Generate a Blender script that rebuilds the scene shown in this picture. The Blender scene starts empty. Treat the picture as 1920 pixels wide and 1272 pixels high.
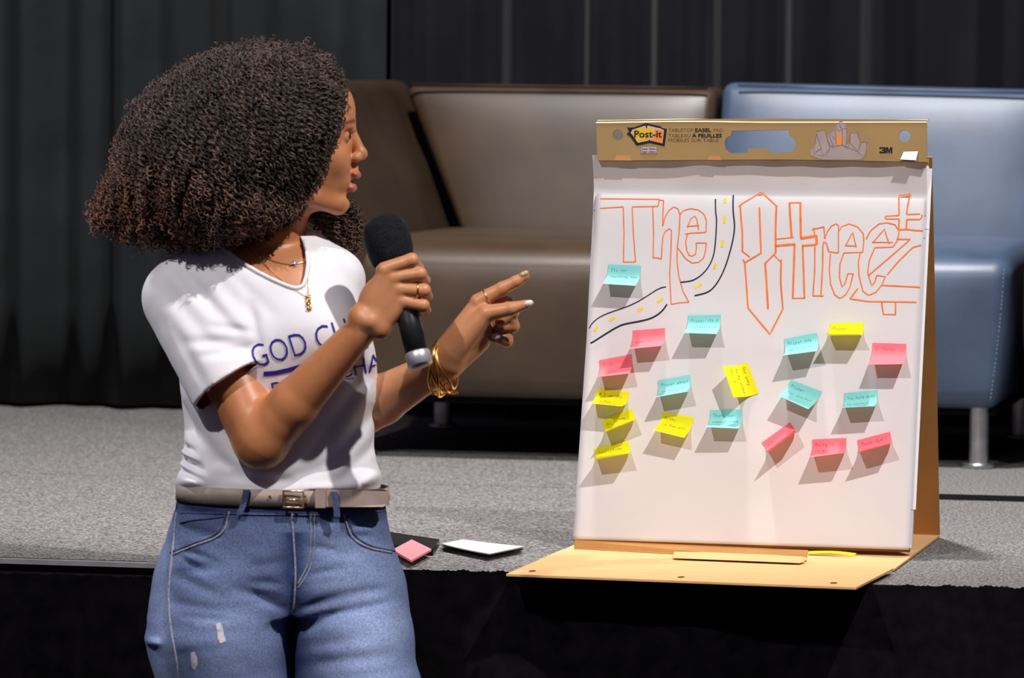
import bpy, bmesh, math, random
import numpy as np
from math import *
from mathutils import Vector, Matrix
from mathutils.bvhtree import BVHTree

random.seed(7)
rng = np.random.default_rng(7)
SC = bpy.context.scene
COL = SC.collection

# ------------------------------------------------------------------ camera
FPX, CX, CY, HOR = 9587.0, 960.0, 636.0, 100.0
PITCH, ROLL = atan((CY - HOR) / FPX), 0.010
EYE = np.array([0.0, 0.0, 1.59])
_F = np.array([0, cos(PITCH), -sin(PITCH)])
_R0, _U0 = np.array([1.0, 0, 0]), np.array([0, sin(PITCH), cos(PITCH)])
_R = _R0 * cos(ROLL) + _U0 * sin(ROLL)
_U = -_R0 * sin(ROLL) + _U0 * cos(ROLL)

def ray(x, y):
    return _F + (x - CX) / FPX * _R - (y - CY) / FPX * _U

def at(x, y, Y):
    d = ray(x, y)
    return EYE + d * (Y / d[1])

def atz(x, y, z):
    d = ray(x, y)
    return EYE + d * ((z - EYE[2]) / d[2])

cam_data = bpy.data.cameras.new('camera')
cam = bpy.data.objects.new('camera', cam_data)
COL.objects.link(cam)
cam.matrix_world = Matrix(((_R[0], _U[0], -_F[0], EYE[0]), (_R[1], _U[1], -_F[1], EYE[1]),
                           (_R[2], _U[2], -_F[2], EYE[2]), (0, 0, 0, 1)))
cam_data.sensor_width = 36
cam_data.lens = 36 * FPX / 1920
cam_data.clip_start, cam_data.clip_end = 0.5, 60
cam_data.dof.use_dof = True
cam_data.dof.focus_distance = 7.45
cam_data.dof.aperture_fstop = 9.0
SC.camera = cam

# ------------------------------------------------------------------ light and exposure
SC.view_settings.view_transform = 'Standard'
SC.view_settings.look = 'None'
SC.view_settings.exposure = 0.0
SC.view_settings.gamma = 1.0
SC.view_settings.use_curve_mapping = False
world = bpy.data.worlds.new('world')
SC.world = world
world.use_nodes = True
world.node_tree.nodes['Background'].inputs[0].default_value = (0.58, 0.50, 0.84, 1)
world.node_tree.nodes['Background'].inputs[1].default_value = 0.095

def spot(name, loc, target, power, col, size, angle, blend=0.6):
    l = bpy.data.lights.new(name, 'SPOT')
    l.energy, l.color, l.shadow_soft_size = power, col, size
    l.spot_size, l.spot_blend = radians(angle), blend
    o = bpy.data.objects.new(name, l)
    o.location = loc
    o.rotation_euler = (Vector(target) - Vector(loc)).to_track_quat('-Z', 'Y').to_euler()
    COL.objects.link(o)
    return o

spot('key_spot_light', (1.5, 5.2, 4.25), (0.02, 7.25, 1.25), 560, (1.0, 0.955, 0.94), 0.045, 48, 0.85)
spot('fill_spot_light', (-1.75, 3.8, 4.4), (0.06, 7.35, 1.2), 440, (1.0, 0.96, 0.965), 0.05, 40, 0.85)
spot('stage_down_light', (0.05, 7.95, 4.75), (0.1, 9.3, 0.95), 820, (1.0, 0.985, 0.98), 0.12, 72, 0.6)
spot('side_rim_light', (-2.6, 8.0, 3.0), (-0.5, 6.95, 1.3), 150, (0.95, 0.95, 1.0), 0.1, 22, 0.5)

# ------------------------------------------------------------------ helpers
def tag(o, label=None, cat=None, group=None, kind=None):
    if label: o['label'] = label
    if cat: o['category'] = cat
    if group: o['group'] = group
    if kind: o['kind'] = kind
    return o

def empty(name, loc, label=None, cat=None, group=None, kind=None):
    o = bpy.data.objects.new(name, None)
    o.location = Vector([float(c) for c in loc])
    o.empty_display_size = 0.05
    COL.objects.link(o)
    return tag(o, label, cat, group, kind)

def origin(o):
    p = np.zeros(3)
    while o is not None:
        p = p + np.array(o.location)
        o = o.parent
    return p

def link(name, me, mat, parent=None, smooth=True, loc=None):
    if mat is not None and not me.materials:
        for m in (mat if isinstance(mat, (list, tuple)) else [mat]):
            me.materials.append(m)
    if smooth:
        me.shade_smooth()
    o = bpy.data.objects.new(name, me)
    COL.objects.link(o)
    if parent is not None:
        o.parent = parent
    if loc is not None:
        o.location = Vector([float(c) for c in loc])
    return o

def obj(name, verts, faces, mat, parent=None, smooth=True, loc=None):
    """Mesh object from WORLD coordinates; stored relative to its parent (or to loc)."""
    v = np.asarray(verts, dtype=float)
    if parent is not None:
        v = v - origin(parent)
    elif loc is not None:
        v = v - np.asarray(loc, float)
    me = bpy.data.meshes.new(name)
    if isinstance(faces, np.ndarray):
        n, k = faces.shape
        me.vertices.add(len(v)); me.vertices.foreach_set('co', v.astype(np.float32).ravel())
        me.loops.add(n * k); me.loops.foreach_set('vertex_index', faces.astype(np.int32).ravel())
        me.polygons.add(n); me.polygons.foreach_set('loop_start', (np.arange(n) * k).astype(np.int32))
        me.update(calc_edges=True); me.validate()
    else:
        me.from_pydata([tuple(map(float, c)) for c in v], [], [tuple(map(int, f)) for f in faces])
    me.update()
    return link(name, me, mat, parent, smooth, None if parent is not None else loc)

def sharp(o, ang=40):
    me = o.data
    try:
        me.set_sharp_from_angle(angle=radians(ang))
    except Exception:
        pass
    return o

# --- mesh pieces as (verts, faces)
def merge(*parts):
    V, Fc, n = [], [], 0
    for v, f in parts:
        V.append(np.asarray(v, float))
        Fc += [tuple(i + n for i in q) for q in f]
        n += len(v)
    return np.concatenate(V), Fc

def grid(fn, nu, nv):
    """fn(u, v) on the unit square -> point"""
    V = [fn(i / nu, j / nv) for j in range(nv + 1) for i in range(nu + 1)]
    Fc = [(j * (nu + 1) + i, j * (nu + 1) + i + 1, (j + 1) * (nu + 1) + i + 1, (j + 1) * (nu + 1) + i)
          for j in range(nv) for i in range(nu)]
    return np.array(V, float), Fc

def frame_of(d):
    d = d / np.linalg.norm(d)
    a = np.array([0, 0, 1.0]) if abs(d[2]) < 0.9 else np.array([1.0, 0, 0])
    x = np.cross(a, d); x /= np.linalg.norm(x)
    return x, np.cross(d, x)

def tube(pts, r, n=8, closed=False, caps=True):
    P = np.asarray(pts, float)
    m = len(P)
    rr = np.full(m, r) if np.isscalar(r) else np.asarray(r, float)
    T = np.zeros_like(P)
    for i in range(m):
        a = P[(i - 1) % m] if closed or i > 0 else P[i]
        b = P[(i + 1) % m] if closed or i < m - 1 else P[i]
        T[i] = b - a
        T[i] /= max(1e-12, np.linalg.norm(T[i]))
    x, y = frame_of(T[0])
    V = []
    for i in range(m):
        x = x - T[i] * (x @ T[i]); x /= max(1e-9, np.linalg.norm(x))
        y = np.cross(T[i], x)
        for k in range(n):
            a = 2 * pi * k / n
            V.append(P[i] + rr[i] * (cos(a) * x + sin(a) * y))
    Fc = []
    for i in range(m if closed else m - 1):
        j = (i + 1) % m
        for k in range(n):
            l = (k + 1) % n
            Fc.append((i * n + k, i * n + l, j * n + l, j * n + k))
    if caps and not closed:
        Fc.append(tuple(range(n - 1, -1, -1)))
        Fc.append(tuple(range((m - 1) * n, m * n)))
    return np.array(V), Fc

def lathe(p0, axis, prof, n=28, closed_ends=True):
    """prof: list of (distance along axis, radius)"""
    d = np.asarray(axis, float); d = d / np.linalg.norm(d)
    x, y = frame_of(d)
    V = [np.asarray(p0) + d * s + max(r, 1e-5) * (cos(2 * pi * k / n) * x + sin(2 * pi * k / n) * y)
         for s, r in prof for k in range(n)]
    Fc = [(i * n + k, i * n + (k + 1) % n, (i + 1) * n + (k + 1) % n, (i + 1) * n + k)
          for i in range(len(prof) - 1) for k in range(n)]
    if closed_ends:
        Fc.append(tuple(range(n - 1, -1, -1)))
        Fc.append(tuple(range((len(prof) - 1) * n, len(prof) * n)))
    return np.array(V), Fc

def axis_samples(h, r, n, k=5):
    e = [-h + r * (1 - cos(pi / 2 * i / k)) for i in range(k)] if r > 0 else [-h]
    mid = list(np.linspace(-h + r, h - r, n + 1))
    return np.array(e + mid + [-q for q in reversed(e)] if r > 0 else mid)

def rbox(dx, dy, dz, r, n=(8, 8, 8), k=5):
    """rounded box centred on 0, full sizes dx dy dz, as a grid that can be bent"""
    h = (dx / 2, dy / 2, dz / 2)
    A = [axis_samples(h[i], r, n[i], k) for i in range(3)]
    idx, V, Fc = {}, [], []
    def vid(i, j, l):
        key = (i, j, l)
        if key not in idx:
            p = np.array([A[0][i], A[1][j], A[2][l]])
            c = np.clip(p, [-(q - r) for q in h], [q - r for q in h])
            d = p - c
            L = np.linalg.norm(d)
            if L > 1e-9 and r > 0:
                p = c + d / L * r
            idx[key] = len(V); V.append(p)
        return idx[key]
    N = [len(a) - 1 for a in A]
    for ax in range(3):
        b, c = (ax + 1) % 3, (ax + 2) % 3
        for side in (0, N[ax]):
            for i in range(N[b]):
                for j in range(N[c]):
                    q = []
                    for di, dj in ((0, 0), (1, 0), (1, 1), (0, 1)):
                        t = [0, 0, 0]; t[ax] = side; t[b] = i + di; t[c] = j + dj
                        q.append(vid(*t))
                    Fc.append(tuple(q if side else reversed(q)))
    return np.array(V), Fc

def prism(poly, fn, thick):
    """poly: 2-D outline; fn(a, b, o) -> world; a plate between o = 0 and o = -thick"""
    n = len(poly)
    V = [fn(a, b, 0) for a, b in poly] + [fn(a, b, -thick) for a, b in poly]
    Fc = [tuple(range(n)), tuple(range(2 * n - 1, n - 1, -1))] + \
         [(i, i + n, (i + 1) % n + n, (i + 1) % n) for i in range(n)]
    return np.array(V), Fc

def fix_normals(o):
    bm = bmesh.new(); bm.from_mesh(o.data)
    bmesh.ops.recalc_face_normals(bm, faces=bm.faces)
    bm.to_mesh(o.data); bm.free()
    return o

# ------------------------------------------------------------------ materials
def new_mat(name):
    m = bpy.data.materials.new(name)
    m.use_nodes = True
    nt = m.node_tree
    return m, nt, nt.nodes['Principled BSDF']

def mat(name, col, rough=0.5, spec=0.5, metal=0.0, var=0.0, scale=30, detail=4, bump=0.0, bscale=None, col2=None, sheen=0.0,
        sss=0.0, coat=0.0, translucent=0.0, stretch=None, ramp=(0.35, 0.65), bdist=0.001):
    m, nt, b = new_mat(name)
    N, L = nt.nodes, nt.links
    b.inputs['Base Color'].default_value = (*col, 1)
    b.inputs['Roughness'].default_value = rough
    b.inputs['Specular IOR Level'].default_value = spec
    b.inputs['Metallic'].default_value = metal
    if sheen:
        b.inputs['Sheen Weight'].default_value = sheen
        b.inputs['Sheen Roughness'].default_value = 0.4
    if sss:
        b.inputs['Subsurface Weight'].default_value = sss
        b.inputs['Subsurface Radius'].default_value = (0.006, 0.002, 0.001)
        b.inputs['Subsurface Scale'].default_value = 1.0
    if coat:
        b.inputs['Coat Weight'].default_value = coat
        b.inputs['Coat Roughness'].default_value = 0.25
    tc = N.new('ShaderNodeTexCoord')
    vec = tc.outputs['Object']
    if stretch:
        mp = N.new('ShaderNodeMapping'); mp.inputs['Scale'].default_value = stretch
        L.new(vec, mp.inputs['Vector']); vec = mp.outputs['Vector']
    colout = None
    if var or col2:
        no = N.new('ShaderNodeTexNoise'); no.inputs['Scale'].default_value = scale; no.inputs['Detail'].default_value = detail
        L.new(vec, no.inputs['Vector'])
        rp = N.new('ShaderNodeValToRGB')
        c2 = col2 or tuple(min(1, c * (1 + var)) for c in col)
        c1 = col if col2 else tuple(c * (1 - var) for c in col)
        rp.color_ramp.elements[0].position, rp.color_ramp.elements[1].position = ramp
        rp.color_ramp.elements[0].color = (*c1, 1); rp.color_ramp.elements[1].color = (*c2, 1)
        L.new(no.outputs['Fac'], rp.inputs['Fac'])
        L.new(rp.outputs['Color'], b.inputs['Base Color'])
        colout = rp.outputs['Color']
    if bump:
        nb = N.new('ShaderNodeTexNoise'); nb.inputs['Scale'].default_value = bscale or scale; nb.inputs['Detail'].default_value = 3
        L.new(vec, nb.inputs['Vector'])
        bp = N.new('ShaderNodeBump'); bp.inputs['Strength'].default_value = bump; bp.inputs['Distance'].default_value = bdist
        L.new(nb.outputs['Fac'], bp.inputs['Height']); L.new(bp.outputs['Normal'], b.inputs['Normal'])
    if translucent:
        tr = N.new('ShaderNodeBsdfTranslucent'); tr.inputs['Color'].default_value = (*col, 1)
        if colout: L.new(colout, tr.inputs['Color'])
        mx = N.new('ShaderNodeMixShader'); mx.inputs['Fac'].default_value = translucent
        L.new(b.outputs['BSDF'], mx.inputs[1]); L.new(tr.outputs['BSDF'], mx.inputs[2])
        L.new(mx.outputs['Shader'], N['Material Output'].inputs['Surface'])
    return m

def mat_attr(name, attr, rough=0.5, spec=0.5, sss=0.0, bump=0.0, bscale=200, fine=0.0, fscale=300, bdist=0.001):
    """base colour read from a colour attribute of the mesh (skin tone, lip colour, denim fade and shade)"""
    m, nt, b = new_mat(name)
    N, L = nt.nodes, nt.links
    a = N.new('ShaderNodeAttribute'); a.attribute_name = attr
    out = a.outputs['Color']
    tc = N.new('ShaderNodeTexCoord')
    if fine:
        no = N.new('ShaderNodeTexNoise'); no.inputs['Scale'].default_value = fscale; no.inputs['Detail'].default_value = 3
        L.new(tc.outputs['Object'], no.inputs['Vector'])
        rp = N.new('ShaderNodeMapRange'); rp.inputs[1].default_value = 0.3; rp.inputs[2].default_value = 0.7
        rp.inputs[3].default_value = 1 - fine; rp.inputs[4].default_value = 1 + fine
        L.new(no.outputs['Fac'], rp.inputs[0])
        vm = N.new('ShaderNodeVectorMath'); vm.operation = 'SCALE'
        L.new(out, vm.inputs[0]); L.new(rp.outputs[0], vm.inputs['Scale'])
        out = vm.outputs[0]
    L.new(out, b.inputs['Base Color'])
    b.inputs['Roughness'].default_value = rough
    b.inputs['Specular IOR Level'].default_value = spec
    if sss:
        b.inputs['Subsurface Weight'].default_value = sss
        b.inputs['Subsurface Radius'].default_value = (0.008, 0.003, 0.0015)
        b.inputs['Subsurface Scale'].default_value = 1.0
    if bump:
        nb = N.new('ShaderNodeTexNoise'); nb.inputs['Scale'].default_value = bscale; nb.inputs['Detail'].default_value = 3
        L.new(tc.outputs['Object'], nb.inputs['Vector'])
        bp = N.new('ShaderNodeBump'); bp.inputs['Strength'].default_value = bump; bp.inputs['Distance'].default_value = bdist
        L.new(nb.outputs['Fac'], bp.inputs['Height']); L.new(bp.outputs['Normal'], b.inputs['Normal'])
    return m

M = {}
M['carpet'] = mat('carpet', (0.066, 0.064, 0.063), 0.95, 0.1, scale=240, detail=3, col2=(0.36, 0.345, 0.335), bump=0.6, bscale=240, ramp=(0.38, 0.66))
M['black_edge'] = mat('black_edge', (0.008, 0.008, 0.009), 0.6, 0.3, var=0.3)
M['metal_trim'] = mat('metal_trim', (0.55, 0.53, 0.53), 0.5, 0.5, 0.5, var=0.1)
M['curtain'] = mat('curtain', (0.022, 0.024, 0.025), 0.95, 0.1, var=0.15, scale=6, sheen=0.08)
M['curtain_dark'] = mat('curtain_dark', (0.013, 0.013, 0.0165), 0.95, 0.1, var=0.15, scale=6, sheen=0.06)
M['velvet'] = mat('velvet', (0.0045, 0.0035, 0.005), 0.95, 0.08, var=0.5, scale=40, sheen=0.12)
M['floor'] = mat('floor', (0.02, 0.02, 0.022), 0.7, 0.3, var=0.3, scale=8)
M['wall'] = mat('wall', (0.02, 0.02, 0.022), 0.9, 0.2, var=0.2, scale=4)
M['brown_leather'] = mat('brown_leather', (0.060, 0.035, 0.019), 0.42, 0.58, var=0.16, scale=9, bump=0.25, bscale=420, bdist=0.0006)
M['dark_shaded_leather'] = mat('dark_shaded_leather', (0.034, 0.019, 0.010), 0.6, 0.22, var=0.14, scale=9, bump=0.25, bscale=420, bdist=0.0006)  # dark leather; on the wing, brown leather with shade painted in
M['blue_leather'] = mat('blue_leather', (0.064, 0.100, 0.168), 0.43, 0.62, var=0.14, scale=9, bump=0.25, bscale=420, bdist=0.0006)
M['thread'] = mat('thread', (0.45, 0.42, 0.38), 0.8, 0.2, var=0.1)
M['thread_blue'] = mat('thread_blue', (0.25, 0.36, 0.5), 0.8, 0.2, var=0.1)
M['brushed_metal'] = mat('brushed_metal', (0.55, 0.56, 0.57), 0.35, 0.5, 0.95, var=0.1, scale=60)
M['underside'] = mat('underside', (0.006, 0.006, 0.006), 0.9, 0.1, var=0.2)
M['kraft'] = mat('kraft', (0.80, 0.47, 0.21), 0.85, 0.2, var=0.06, scale=14, stretch=(1, 6, 1))
M['kraft_dark'] = mat('kraft_dark', (0.44, 0.215, 0.065), 0.85, 0.2, var=0.08, scale=14)
M['header_tan'] = mat('header_tan', (0.27, 0.168, 0.060), 0.6, 0.25, var=0.05, scale=10)
M['header_highlight'] = mat('header_highlight', (0.80, 0.70, 0.42), 0.5, 0.4, var=0.04)
M['paper'] = mat('paper', (0.70, 0.672, 0.675), 0.9, 0.2, var=0.02, scale=5, bump=0.3, bscale=7, bdist=0.004)
M['paper_white'] = mat('paper_white', (0.80, 0.79, 0.80), 0.9, 0.2, var=0.015, scale=20)
M['ink_black'] = mat('ink_black', (0.012, 0.010, 0.016), 0.8, 0.2, var=0.2)
M['ink_orange'] = mat('ink_orange', (0.90, 0.20, 0.045), 0.8, 0.2, var=0.12, scale=60)
M['ink_navy'] = mat('ink_navy', (0.015, 0.014, 0.035), 0.8, 0.2, var=0.2)
M['ink_yellow'] = mat('ink_yellow', (0.90, 0.66, 0.02), 0.8, 0.2, var=0.08)
M['ink_brown'] = mat('ink_brown', (0.10, 0.045, 0.02), 0.8, 0.2, var=0.1)
M['ink_teal'] = mat('ink_teal', (0.03, 0.25, 0.22), 0.8, 0.2, var=0.1)
M['ink_grey'] = mat('ink_grey', (0.29, 0.225, 0.21), 0.7, 0.2, var=0.06)
M['ink_greyline'] = mat('ink_greyline', (0.12, 0.075, 0.085), 0.8, 0.2, var=0.1)
M['logo_yellow'] = mat('logo_yellow', (0.55, 0.33, 0.012), 0.6, 0.3, var=0.05)
M['logo_orange'] = mat('logo_orange', (0.66, 0.18, 0.012), 0.6, 0.3, var=0.05)
M['logo_pale'] = mat('logo_pale', (0.42, 0.34, 0.35), 0.6, 0.3, var=0.05)
M['note_teal'] = mat('note_teal', (0.25, 0.64, 0.61), 0.85, 0.2, var=0.03, scale=30, translucent=0.08)
M['note_pink'] = mat('note_pink', (0.95, 0.20, 0.235), 0.85, 0.2, var=0.03, scale=30, translucent=0.10)
M['note_yellow'] = mat('note_yellow', (0.86, 0.83, 0.012), 0.85, 0.2, var=0.03, scale=30, translucent=0.16)
M['plastic_black'] = mat('plastic_black', (0.012, 0.012, 0.013), 0.35, 0.5, var=0.2)
M['foam'] = mat('foam', (0.008, 0.009, 0.012), 0.95, 0.15, var=0.5, scale=420, bump=0.8, bscale=420, sheen=0.06)
M['silver'] = mat('silver', (0.62, 0.60, 0.64), 0.35, 0.5, 0.6, var=0.08)
M['silver_dark'] = mat('silver_dark', (0.30, 0.27, 0.30), 0.5, 0.5, 0.5, var=0.08)
M['gold'] = mat('gold', (0.95, 0.55, 0.14), 0.22, 0.5, 1.0, var=0.1, scale=120)
M['gold_pale'] = mat('gold_pale', (0.88, 0.66, 0.36), 0.28, 0.5, 1.0, var=0.1, scale=120)
M['shirt'] = mat('shirt', (0.80, 0.785, 0.81), 0.9, 0.15, var=0.015, scale=60, bump=0.12, bscale=500, sheen=0.1)
M['print_blue'] = mat('print_blue', (0.030, 0.018, 0.30), 0.75, 0.2, var=0.12, scale=80)
M['belt'] = mat('belt', (0.36, 0.285, 0.24), 0.55, 0.4, var=0.12, scale=40, bump=0.2, bscale=300)
M['belt_light'] = mat('belt_light', (0.40, 0.31, 0.26), 0.55, 0.4, var=0.1, scale=40)
M['seam_thread'] = mat('seam_thread', (0.30, 0.30, 0.36), 0.9, 0.2, var=0.3, scale=300)
M['denim_dark'] = mat('denim_dark', (0.075, 0.095, 0.19), 0.9, 0.2, var=0.3, scale=300)
M['denim_frayed'] = mat('denim_frayed', (0.62, 0.60, 0.64), 0.95, 0.2, var=0.2, scale=200)
M['nail_white'] = mat('nail_white', (0.80, 0.74, 0.70), 0.25, 0.5, var=0.03)
M['nail_gold'] = mat('nail_gold', (0.50, 0.38, 0.17), 0.25, 0.5, var=0.15, scale=400)
M['eye_white'] = mat('eye_white', (0.75, 0.72, 0.70), 0.2, 0.5, var=0.02)
M['lash'] = mat('lash', (0.012, 0.008, 0.006), 0.7, 0.3, var=0.2)
M['shoe'] = mat('shoe', (0.70, 0.70, 0.72), 0.6, 0.4, var=0.05)
M['skin'] = mat_attr('skin', 'tone', 0.42, 0.45, sss=0.12, bump=0.10, bscale=330, fine=0.05, fscale=60, bdist=0.0006)
M['denim'] = mat_attr('denim', 'tone', 0.92, 0.15, bump=0.3, bscale=900, fine=0.30, fscale=420, bdist=0.0006)
M['hair_core'] = mat('hair_core', (0.010, 0.007, 0.006), 0.95, 0.1, var=0.4, scale=90)

def hair_mat():
    m, nt, b = new_mat('hair_curls')
    a = nt.nodes.new('ShaderNodeAttribute'); a.attribute_name = 'tint'
    nt.links.new(a.outputs['Color'], b.inputs['Base Color'])
    b.inputs['Roughness'].default_value = 0.5
    b.inputs['Specular IOR Level'].default_value = 0.45
    return m
M['hair'] = hair_mat()

# ------------------------------------------------------------------ the stage
ZS = 0.86                                  # stage top
TH = radians(11.4)                         # the stage is turned: its right end is nearer
SU = np.array([cos(TH), -sin(TH), 0.0])    # along the front edge
SV = np.array([sin(TH), cos(TH), 0.0])     # towards the curtain
SO = np.array([-0.1778, 7.2013, 0.0])

def W(u, v, z):
    return SO + u * SU + v * SV + np.array([0, 0, z])

def wbox(u0, u1, v0, v1, z0, z1):
    V = [W(u, v, z) for z in (z0, z1) for v in (v0, v1) for u in (u0, u1)]
    return np.array(V), [(0, 2, 3, 1), (4, 5, 7, 6), (0, 1, 5, 4), (2, 6, 7, 3), (0, 4, 6, 2), (1, 3, 7, 5)]

obj('floor', [W(-6, -9, 0), W(6, -9, 0), W(6, 4.2, 0), W(-6, 4.2, 0)], [(0, 1, 2, 3)], M['floor'], smooth=False)['kind'] = 'structure'
v_, f_ = wbox(-6, 6, 3.3, 3.4, 0, 4.6)
obj('wall_back', v_, f_, M['wall'], smooth=False)['kind'] = 'structure'

stage = empty('stage', W(0, 1.5, 0), 'low stage platform of speckled grey carpet decks with a black edge', 'stage')
for u0, u1, v0, v1, dz in ((-3.2, 0.35, 0.0, 1.408, 0), (0.354, 2.9, 0.0, 1.385, -0.001),
                           (-3.2, 0.35, 1.412, 3.25, 0.0), (0.354, 2.9, 1.412, 3.25, 0.0065)):
    v_, f_ = wbox(u0, u1, v0, v1, ZS - 0.10, ZS + dz)
    d = obj('deck_panel', v_, f_, [M['carpet'], M['black_edge']], stage, False)
    for i, p in enumerate(d.data.polygons):
        p.material_index = 0 if i == 1 else 1
v_, f_ = wbox(-3.2, 2.9, 1.38, 1.43, ZS - 0.14, ZS - 0.02)
obj('deck_joint', v_, f_, M['black_edge'], stage, False)
for u, v in ((-3.0, 0.2), (0.35, 0.2), (2.7, 0.2), (-3.0, 1.41), (0.35, 1.41), (2.7, 1.41), (-3.0, 3.1), (0.35, 3.1), (2.7, 3.1)):
    v_, f_ = wbox(u - 0.03, u + 0.03, v - 0.03, v + 0.03, 0, ZS - 0.10)
    obj('support_leg', v_, f_, M['black_edge'], stage, False)
v_, f_ = wbox(-3.2, -0.15, -0.012, 0.001, ZS - 0.008, ZS - 0.001)
obj('edge_trim', v_, f_, M['metal_trim'], stage, False)

# skirt along the stage front: black cloth, pinked top edge
def skirt_top(u):
    lo = ZS - 0.020
    t = min(1, max(0, (u + 0.22) / 0.12))
    t = t * t * (3 - 2 * t)
    zag = 0.0022 * (2 * abs((u / 0.0072) % 1 - 0.5)) + 0.0018 * sin(u * 170) * sin(u * 61)
    return lo + (0.0195 + 0.004 * sin(u * 9)) * t + zag
us = np.arange(-2.6, 2.3, 0.0036)
ts = [0, 0.012, 0.05, 0.12, 0.22, 0.34, 0.48, 0.62, 0.76, 0.9, 1.0]
SV_, SF_ = [], []
for j, t in enumerate(ts):
    for u in us:
        zt = skirt_top(u)
        z = zt * (1 - t) + 0.004 * t
        amp = 0.004 + 0.030 * min(1, t * 2.2)
        fold = amp * (0.5 * sin(u * 21 + 1.7 * sin(u * 3.1)) + 0.3 * sin(u * 47 + 2 * sin(u * 5)) + 0.2 * sin(u * 9.3 + 1))
        SV_.append(W(u, -0.030 - amp + fold, z))
n_ = len(us)
SF_ = [(j * n_ + i, j * n_ + i + 1, (j + 1) * n_ + i + 1, (j + 1) * n_ + i) for j in range(len(ts) - 1) for i in range(n_ - 1)]
tag(obj('stage_skirt', SV_, SF_, M['velvet'], loc=W(0, -0.03, 0)), 'black velvet skirt hanging along the stage front with a pinked top edge', 'stage skirt')

# curtains behind the stage
def curtain(name, u0, u1, fn, m, label):
    uu = np.arange(u0, u1, 0.008)
    zz = np.linspace(ZS + 0.009, 3.6, 14)
    V = []
    for z in zz:
        for u in uu:
            V.append(W(u, 2.99 - fn(u, (z - ZS) / 2.7), z))
    n = len(uu)
    Fc = [(j * n + i, j * n + i + 1, (j + 1) * n + i + 1, (j + 1) * n + i) for j in range(len(zz) - 1) for i in range(n - 1)]
    o = obj(name, V, Fc, m, loc=W((u0 + u1) / 2, 2.95, ZS))
    md = o.modifiers.new('thickness', 'SOLIDIFY'); md.thickness = 0.003
    return tag(o, label, 'curtain')

def fold_a(u, t):
    return 0.030 * sin(u * 26 + 1.9 * sin(u * 3.7)) + 0.018 * sin(u * 57 + 2.2 * sin(u * 4.1) + 0.3 * t) + 0.014 * sin(u * 11.0)

def fold_b(u, t):
    a = sin(u * 37 + 2.6 * sin(u * 4.3) + 0.25 * t)
    b = sin(u * 83 + 2.6 * sin(u * 7.0 + 1))
    return 0.044 * np.sign(a) * abs(a) ** 0.8 + 0.014 * b + 0.015 * sin(u * 17 + 2)

# x = 640 px of the photograph at the curtain
curtain('stage_curtain', -2.7, -0.688, fold_a, M['curtain'], 'plain dark grey stage curtain with broad soft folds behind the woman')
curtain('stage_curtain', -0.676, 2.1, fold_b, M['curtain_dark'], 'black stage curtain with deep narrow folds behind the sofas')
# ------------------------------------------------------------------ lounge seats
SEAT_Z0, SEAT_Z1, SEAT_V0, BACK_V = ZS + 0.112, ZS + 0.392, 1.925, 2.57

def place(vf, c, sx=None):
    v, f = vf
    return np.array([W(c[0] + p[0], c[1] + p[1], c[2] + p[2]) for p in v]), f

def leg_of(parent, u, v, label=None):
    zb = ZS + (0.0065 if u > 0.354 else 0.0) + 0.0002
    lp = obj('leg', *lathe(W(u, v, zb + 0.009), (0, 0, 1), [(0, 0.0175), (0.105, 0.0175)], 24), M['brushed_metal'], parent)
    obj('foot', *lathe(W(u, v, zb), (0, 0, 1), [(0.0, 0.027), (0.002, 0.0285), (0.007, 0.0285), (0.009, 0.027)], 28), M['brushed_metal'], lp)
    sharp(lp); return lp

def seat_block(parent, u0, u1, mt, name='seat'):
    w, d, h = u1 - u0, 0.86, SEAT_Z1 - SEAT_Z0
    v, f = rbox(w, d, h, 0.035, (10, 14, 8))
    for p in v:                                            # soft cushion: front bulges, top crowns, rounded front edge
        x, y, z = p[0] / (w / 2), p[1] / (d / 2), p[2] / (h / 2)
        p[2] += 0.010 * max(0, z) * (1 - x * x) * (1 - y * y)
        if y < -0.9:
            p[1] -= 0.012 * (1 - x ** 4) * (1 - z * z)
        if y < 0 and z > 0.3:
            p[2] -= 0.022 * ((-y) ** 8) * (z - 0.3) / 0.7
        p[0] -= 0.022 * (1 if x > 0 else -1) * abs(x) ** 6 * max(0, -z) ** 1.5 * (1 if y < 0 else 0.3)
    v, f = place((v, f), ((u0 + u1) / 2, SEAT_V0 + d / 2, (SEAT_Z0 + SEAT_Z1) / 2))
    s = obj(name, v, f, mt, parent)
    b = wbox(u0 + 0.03, u1 - 0.03, SEAT_V0 + 0.04, SEAT_V0 + d - 0.03, SEAT_Z0 - 0.012, SEAT_Z0 + 0.01)
    obj('seat_underside', *b, M['underside'], parent, False)
    return s

def back_block(parent, u0, u1, mt, topz, tilt=0.0, taper=0.0):
    w, d, h = u1 - u0, 0.15, topz - SEAT_Z1 + 0.05
    v, f = rbox(w, d, h, 0.022, (14, 4, 12), 5)
    for p in v:
        x, y, z = p[0] / (w / 2), p[1] / (d / 2), p[2] / (h / 2)
        if y < -0.5:
            p[1] -= 0.016 * (1 - abs(x) ** 6) * (1 - abs(z) ** 4)
        t = (p[2] + h / 2) / h
        p[1] += 0.115 * t
        if x < 0 and taper:
            p[0] += (taper * (1 - t) - 0.092 * t) * (-x) ** 2
        p[2] -= tilt * x * (w / 2) * t
    v, f = place((v, f), ((u0 + u1) / 2, BACK_V + d / 2, SEAT_Z1 - 0.05 + h / 2))
    return obj('backrest', v, f, mt, parent)

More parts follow.
